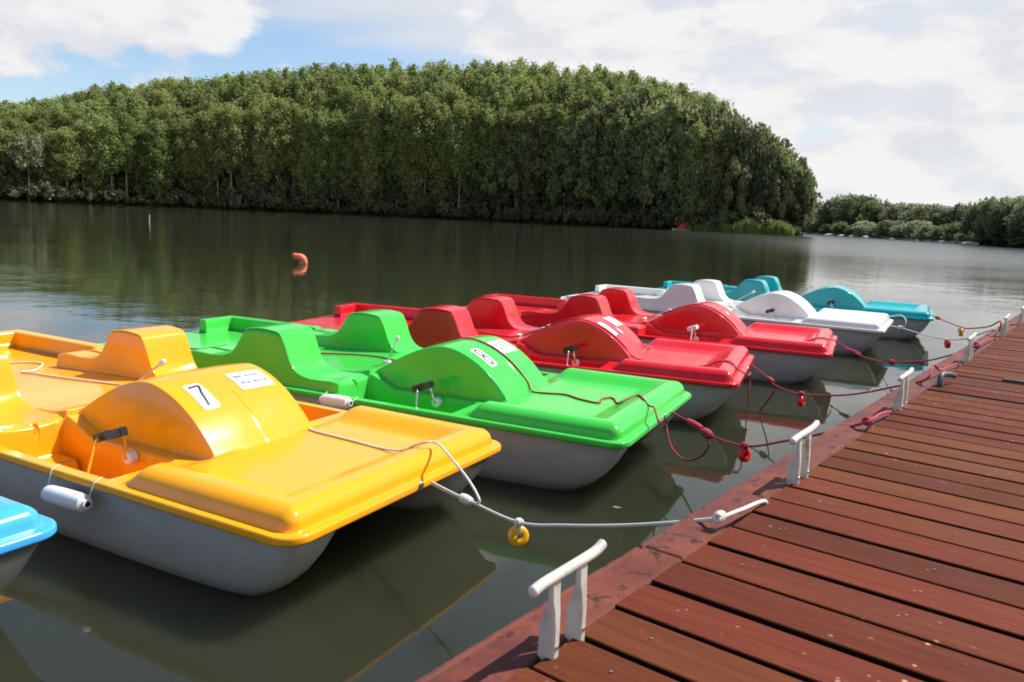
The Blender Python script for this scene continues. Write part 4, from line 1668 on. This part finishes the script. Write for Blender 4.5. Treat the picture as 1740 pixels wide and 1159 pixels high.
Gmain = [(1.058, 5.028, 0.357), (1.120, 4.736, 0.366), (1.168, 4.510, 0.360), (1.258, 4.089, 0.418), (1.332, 3.738, 0.548), (1.395, 3.445, 0.671), (1.455, 3.163, 0.800), (1.58, 3.31, 0.803), (1.700, 3.460, 0.780), (1.707, 3.468, 0.74)]
Gloop = [(1.160, 4.55, 0.352), (1.168, 4.515, 0.330), (1.172, 4.488, 0.297), (1.156, 4.575, 0.205), (1.112, 4.775, 0.117), (1.07, 4.965, 0.125), (1.049, 5.066, 0.19), (1.03, 5.10, 0.30), bl('G', 0.06, -0.32, 0.03), bl('G', 0.0, -0.22, 0.085), on_boat('G', -0.06, -0.12, 0.012), on_boat('G', -0.131, -0.028, 0.008), on_boat('G', -0.20, 0.10, 0.007),
         on_boat('G', -0.24, 0.02, 0.012), on_boat('G', -0.293, -0.022, 0.006), on_boat('G', -0.36, 0.10, 0.006), on_boat('G', -0.40, 0.12, 0.006), on_boat('G', -0.427, 0.04, 0.006), on_boat('G', -0.41, -0.07, 0.006), on_boat('G', -0.55, -0.04, 0.006), on_boat('G', -0.68, 0.025, 0.006), on_boat('G', -0.82, -0.02, 0.006), on_boat('G', -0.90, -0.02, 0.007)] + \
        [on_boat('G', u, 0.02 + 0.02 * math.sin(u * 5), 0.008) for u in np.arange(-0.96, -2.0, -0.07)] + [on_boat('G', u, v, 0.009) for u, v in ((-2.1, 0.08), (-2.3, 0.16), (-2.6, 0.10), (-3.0, -0.05), (-3.5, -0.20), (-3.9, -0.32), (-4.2, -0.33))]
rope('red mooring rope looping along the green boat and tied past the second cleat', [Gmain, Gloop], 0.0060, M_RRED,
     [((1.128, 4.70, 0.366), (0.062, -0.292, 0.009), 0.20, 0.0105, 9), ((1.165, 4.525, 0.360), (0.048, -0.226, -0.006), 0.09, 0.013, 4), ((1.47, 3.18, 0.803), (0.6, 0.75, 0), 0.035, 0.009, 3), ((1.258, 4.089, 0.418), (0.07, -0.35, 0.13), 0.03, 0.010, 3)])

Rmain = [(2.132, 6.964, 0.357), (2.147, 6.548, 0.333), (2.155, 6.334, 0.304), (2.174, 5.806, 0.351), (2.201, 5.079, 0.513), (2.224, 4.451, 0.712), (2.233, 4.194, 0.805), (2.33, 4.33, 0.86), (2.470, 4.510, 0.800), (2.62, 4.68, 0.80), (2.759, 4.845, 0.785), (2.765, 4.853, 0.74)]
Rtail = [(2.155, 6.334, 0.304), (2.156, 6.36, 0.25), (2.152, 6.45, 0.16), (2.146, 6.590, 0.05), (2.141, 6.65, -0.06)]
Rdeck = [(2.133, 6.95, -0.10), (2.134, 6.955, 0.10), (2.135, 6.962, 0.28), bl('R', 0.05, -0.46, 0.02), on_boat('R', -0.045, -0.40, 0.02), on_boat('R', -0.11, -0.325, 0.008), on_boat('R', -0.22, -0.25, 0.007), on_boat('R', -0.308, -0.266, 0.007), on_boat('R', -0.42, -0.40, 0.007), on_boat('R', -0.519, -0.45, 0.007), on_boat('R', -0.68, -0.43, 0.007), on_boat('R', -0.84, -0.34, 0.007)] + \
        [on_boat('R', u, -0.27 + 0.02 * math.sin(u * 6), 0.008) for u in np.arange(-0.94, -1.9, -0.08)] + [on_boat('R', -2.1, -0.15), on_boat('R', -2.5, 0.0)]
rope('red mooring rope of the first red boat with an end trailing into the water', [Rmain, Rtail, Rdeck], 0.0060, M_RRED,
     [((2.150, 6.46, 0.32), (0.012, -0.35, -0.02), 0.12, 0.011, 5), ((2.174, 5.806, 0.351), (0.02, -0.6, 0.1), 0.03, 0.011, 3)])
Smain = [(3.574, 8.682, 0.360), (3.502, 7.925, 0.338), (3.446, 7.337, 0.377), (3.414, 6.999, 0.427), (3.359, 6.416, 0.542), (3.328, 6.095, 0.627), (3.295, 5.748, 0.736), (3.278, 5.567, 0.803), (3.50, 5.84, 0.81), (3.786, 6.194, 0.785), (3.79, 6.20, 0.74)]
Sdeck = [bl('S', 0.04, 0.0, 0.0), bl('S', 0.012, -0.1, 0.05), on_boat('S', -0.06, -0.2, 0.012), on_boat('S', -0.15, -0.30, 0.007), on_boat('S', -0.35, -0.42, 0.007), on_boat('S', -0.60, -0.44, 0.007), on_boat('S', -0.85, -0.33, 0.007)] + [on_boat('S', u, -0.26, 0.008) for u in np.arange(-0.94, -1.9, -0.08)]
rope('red mooring rope from the second red boat, tied past the fourth cleat', [Smain, Sdeck], 0.0064, M_RRED,
     [((3.52, 8.1, 0.341), (0.07, -0.75, -0.02), 0.30, 0.0095, 9), ((3.30, 5.60, 0.805), (0.6, 0.75, 0), 0.04, 0.011, 3), ((3.42, 7.05, 0.42), (0.03, -0.3, 0.05), 0.04, 0.012, 3)])
Wmain = [(4.963, 10.421, 0.357), (4.791, 9.749, 0.415), (4.596, 8.986, 0.459), (4.345, 8.004, 0.531), (4.153, 7.252, 0.633), (3.960, 6.494, 0.822), (3.97, 6.5, 0.76)]
Wloop = [(4.79, 9.75, 0.415), (4.74, 9.55, 0.47), (4.75, 9.58, 0.54), (4.83, 9.88, 0.56), (4.95, 10.3, 0.50), bl('W', -0.06, -0.05, 0.10)]
rope('thin white mooring rope from the white boat carrying the small red float', [Wmain, Wloop], 0.0062, M_RWHITE, [((4.80, 9.79, 0.412), (0.17, 0.67, -0.05), 0.16, 0.012, 6)])
Tmain = [(6.367, 12.30, 0.380), (5.667, 10.545, 0.469), (4.975, 8.774, 0.567), (4.743, 8.180, 0.627), (4.411, 7.330, 0.749), (4.234, 6.877, 0.850), (4.23, 6.87, 0.76)]
rope('red mooring rope from the teal boat to the dock carrying a small yellow float', [Tmain], 0.0066, M_RRED, [((5.70, 10.63, 0.465), (0.7, 1.75, -0.09), 0.30, 0.011, 7)])

M_FY = mat('float_yellow', (0.85, 0.42, 0.008), 0.3, coat=0.3)
M_FR = mat('float_red', (0.72, 0.022, 0.012), 0.3, coat=0.3)


def make_float(c, r, m, rm, top, axis, label):
    """a grooved wheel float hung from the rope by a short loop"""
    root = tag(empty('rope_float', c), label, 'float', 'floats hung on the mooring ropes')
    ax = Vector(axis).normalized()
    rot = ax.to_track_quat('Z', 'Y').to_matrix()
    mb = MB()
    h = r * 0.42
    prof = [(r * 0.16, -h * 0.75), (r * 0.30, -h), (r * 0.80, -h), (r * 0.97, -h * 0.72), (r, -h * 0.4), (r * 0.88, -h * 0.12), (r * 0.88, h * 0.12), (r, h * 0.4), (r * 0.97, h * 0.72), (r * 0.80, h), (r * 0.30, h), (r * 0.16, h * 0.75)]
    mb.lathe(prof, 24, lambda x, y, z: tuple(rot @ Vector((x, y, z))))
    o = mb.build('wheel', m, root)
    auto_smooth(o, 50)
    mb = MB()
    mb.lathe([(r * 0.15, -h * 1.02), (r * 0.15, h * 1.02)], 12, lambda x, y, z: tuple(rot @ Vector((x, y, z))))
    mb.build('bore', M_BLACK, root)
    mb = MB()
    t = Vector(top) - Vector(c)
    mb.tube([t, t * 0.75 + ax * h * 1.3, t * 0.4 + ax * h * 1.35, ax * h * 1.1], 0.0042, 6)
    mb.tube([t, t * 0.75 - ax * h * 1.3, t * 0.4 - ax * h * 1.35, -ax * h * 1.1], 0.0042, 6)
    mb.build('hanging_loop', rm, root, smooth=True)


make_float((0.056, 2.846, 0.380), 0.040, M_FY, M_RWHITE, (0.056, 2.845, 0.436), (0.25, -0.95, 0.30), 'yellow wheel float hanging on the white rope of the yellow boat')
make_float((1.259, 4.083, 0.372), 0.039, M_FR, M_RRED, (1.258, 4.089, 0.420), (0.55, -0.8, 0.2), 'red float hanging on the red rope of the green boat')
make_float((2.175, 5.798, 0.298), 0.044, M_FR, M_RRED, (2.174, 5.806, 0.353), (0.8, -0.6, 0.1), 'red float hanging on the rope of the first red boat')
make_float((4.279, 7.743, 0.515), 0.046, M_FR, M_RWHITE, (4.281, 7.755, 0.566), (1, -0.2, 0.1), 'small red float on the thin white rope of the white boat')
make_float((4.960, 8.735, 0.515), 0.048, M_FY, M_RRED, (4.966, 8.75, 0.568), (0.8, -0.5, 0.1), 'small yellow float on the far red rope of the teal boat')

# a few leaves drifting in the sheltered water
M_LEAF = mat('dead_leaf', (0.22, 0.17, 0.07), 0.7)
r_ = random.Random(5)
mb = MB()
mb.add([(-0.030, 0, 0.004), (-0.012, -0.013, 0.006), (0.014, -0.011, 0.005), (0.034, 0.001, 0.011), (0.013, 0.012, 0.005), (-0.013, 0.012, 0.008)], [(0, 1, 5), (1, 2, 4, 5), (2, 3, 4)])
leaf0 = mb.build('floating_leaf', M_LEAF)
for i, (x, y) in enumerate(((-0.20, 2.55), (0.33, 3.9), (-0.55, 2.1), (1.05, 3.55), (0.62, 4.2), (2.6, 6.2), (3.0, 6.6), (-3.4, 9.5), (-7.0, 14.0))):
    o = leaf0 if i == 0 else leaf0.copy()
    if i:
        COL.objects.link(o)
    o.location = (x, y, 0.001)
    o.rotation_euler = (0, 0, r_.uniform(0, 6.28))
    k = r_.uniform(0.6, 1.1)
    o.scale = (k, k, k)
    tag(o, 'single small dead leaf drifting on the dark lake water', 'leaf', 'drifting leaves')

# tell the members of the smaller tree groups apart by their order along the shore
ORD = ['first', 'second', 'third', 'fourth', 'fifth', 'sixth', 'seventh', 'eighth', 'ninth', 'tenth', 'eleventh', 'twelfth', 'thirteenth', 'fourteenth', 'fifteenth', 'sixteenth', 'seventeenth', 'eighteenth']
PHR = {'broadleaf trees in front of the poplars': 'rounded mid-green broadleaf tree, %s from the left of those before the poplars',
       'broadleaf trees at the end of the wood': 'grey-green broadleaf tree, %s from the left at the pointed end of the wood',
       'trees of the distant treeline': 'rounded tree of the low distant treeline, %s from its left end',
       'willow shrubs at the distant waterline': 'pale green willow shrub, %s from the left along the distant waterline',
       'dark trees on the right bank': 'dark leafy tree on the nearer right bank, %s from the left'}
for g, ph in PHR.items():
    mem = sorted([o for o in COL.objects if o.get('group') == g], key=lambda o: math.atan2(o.location.x, o.location.y))
    for i, o in enumerate(mem):
        if i < len(ORD):
            o['label'] = ph % ORD[i]
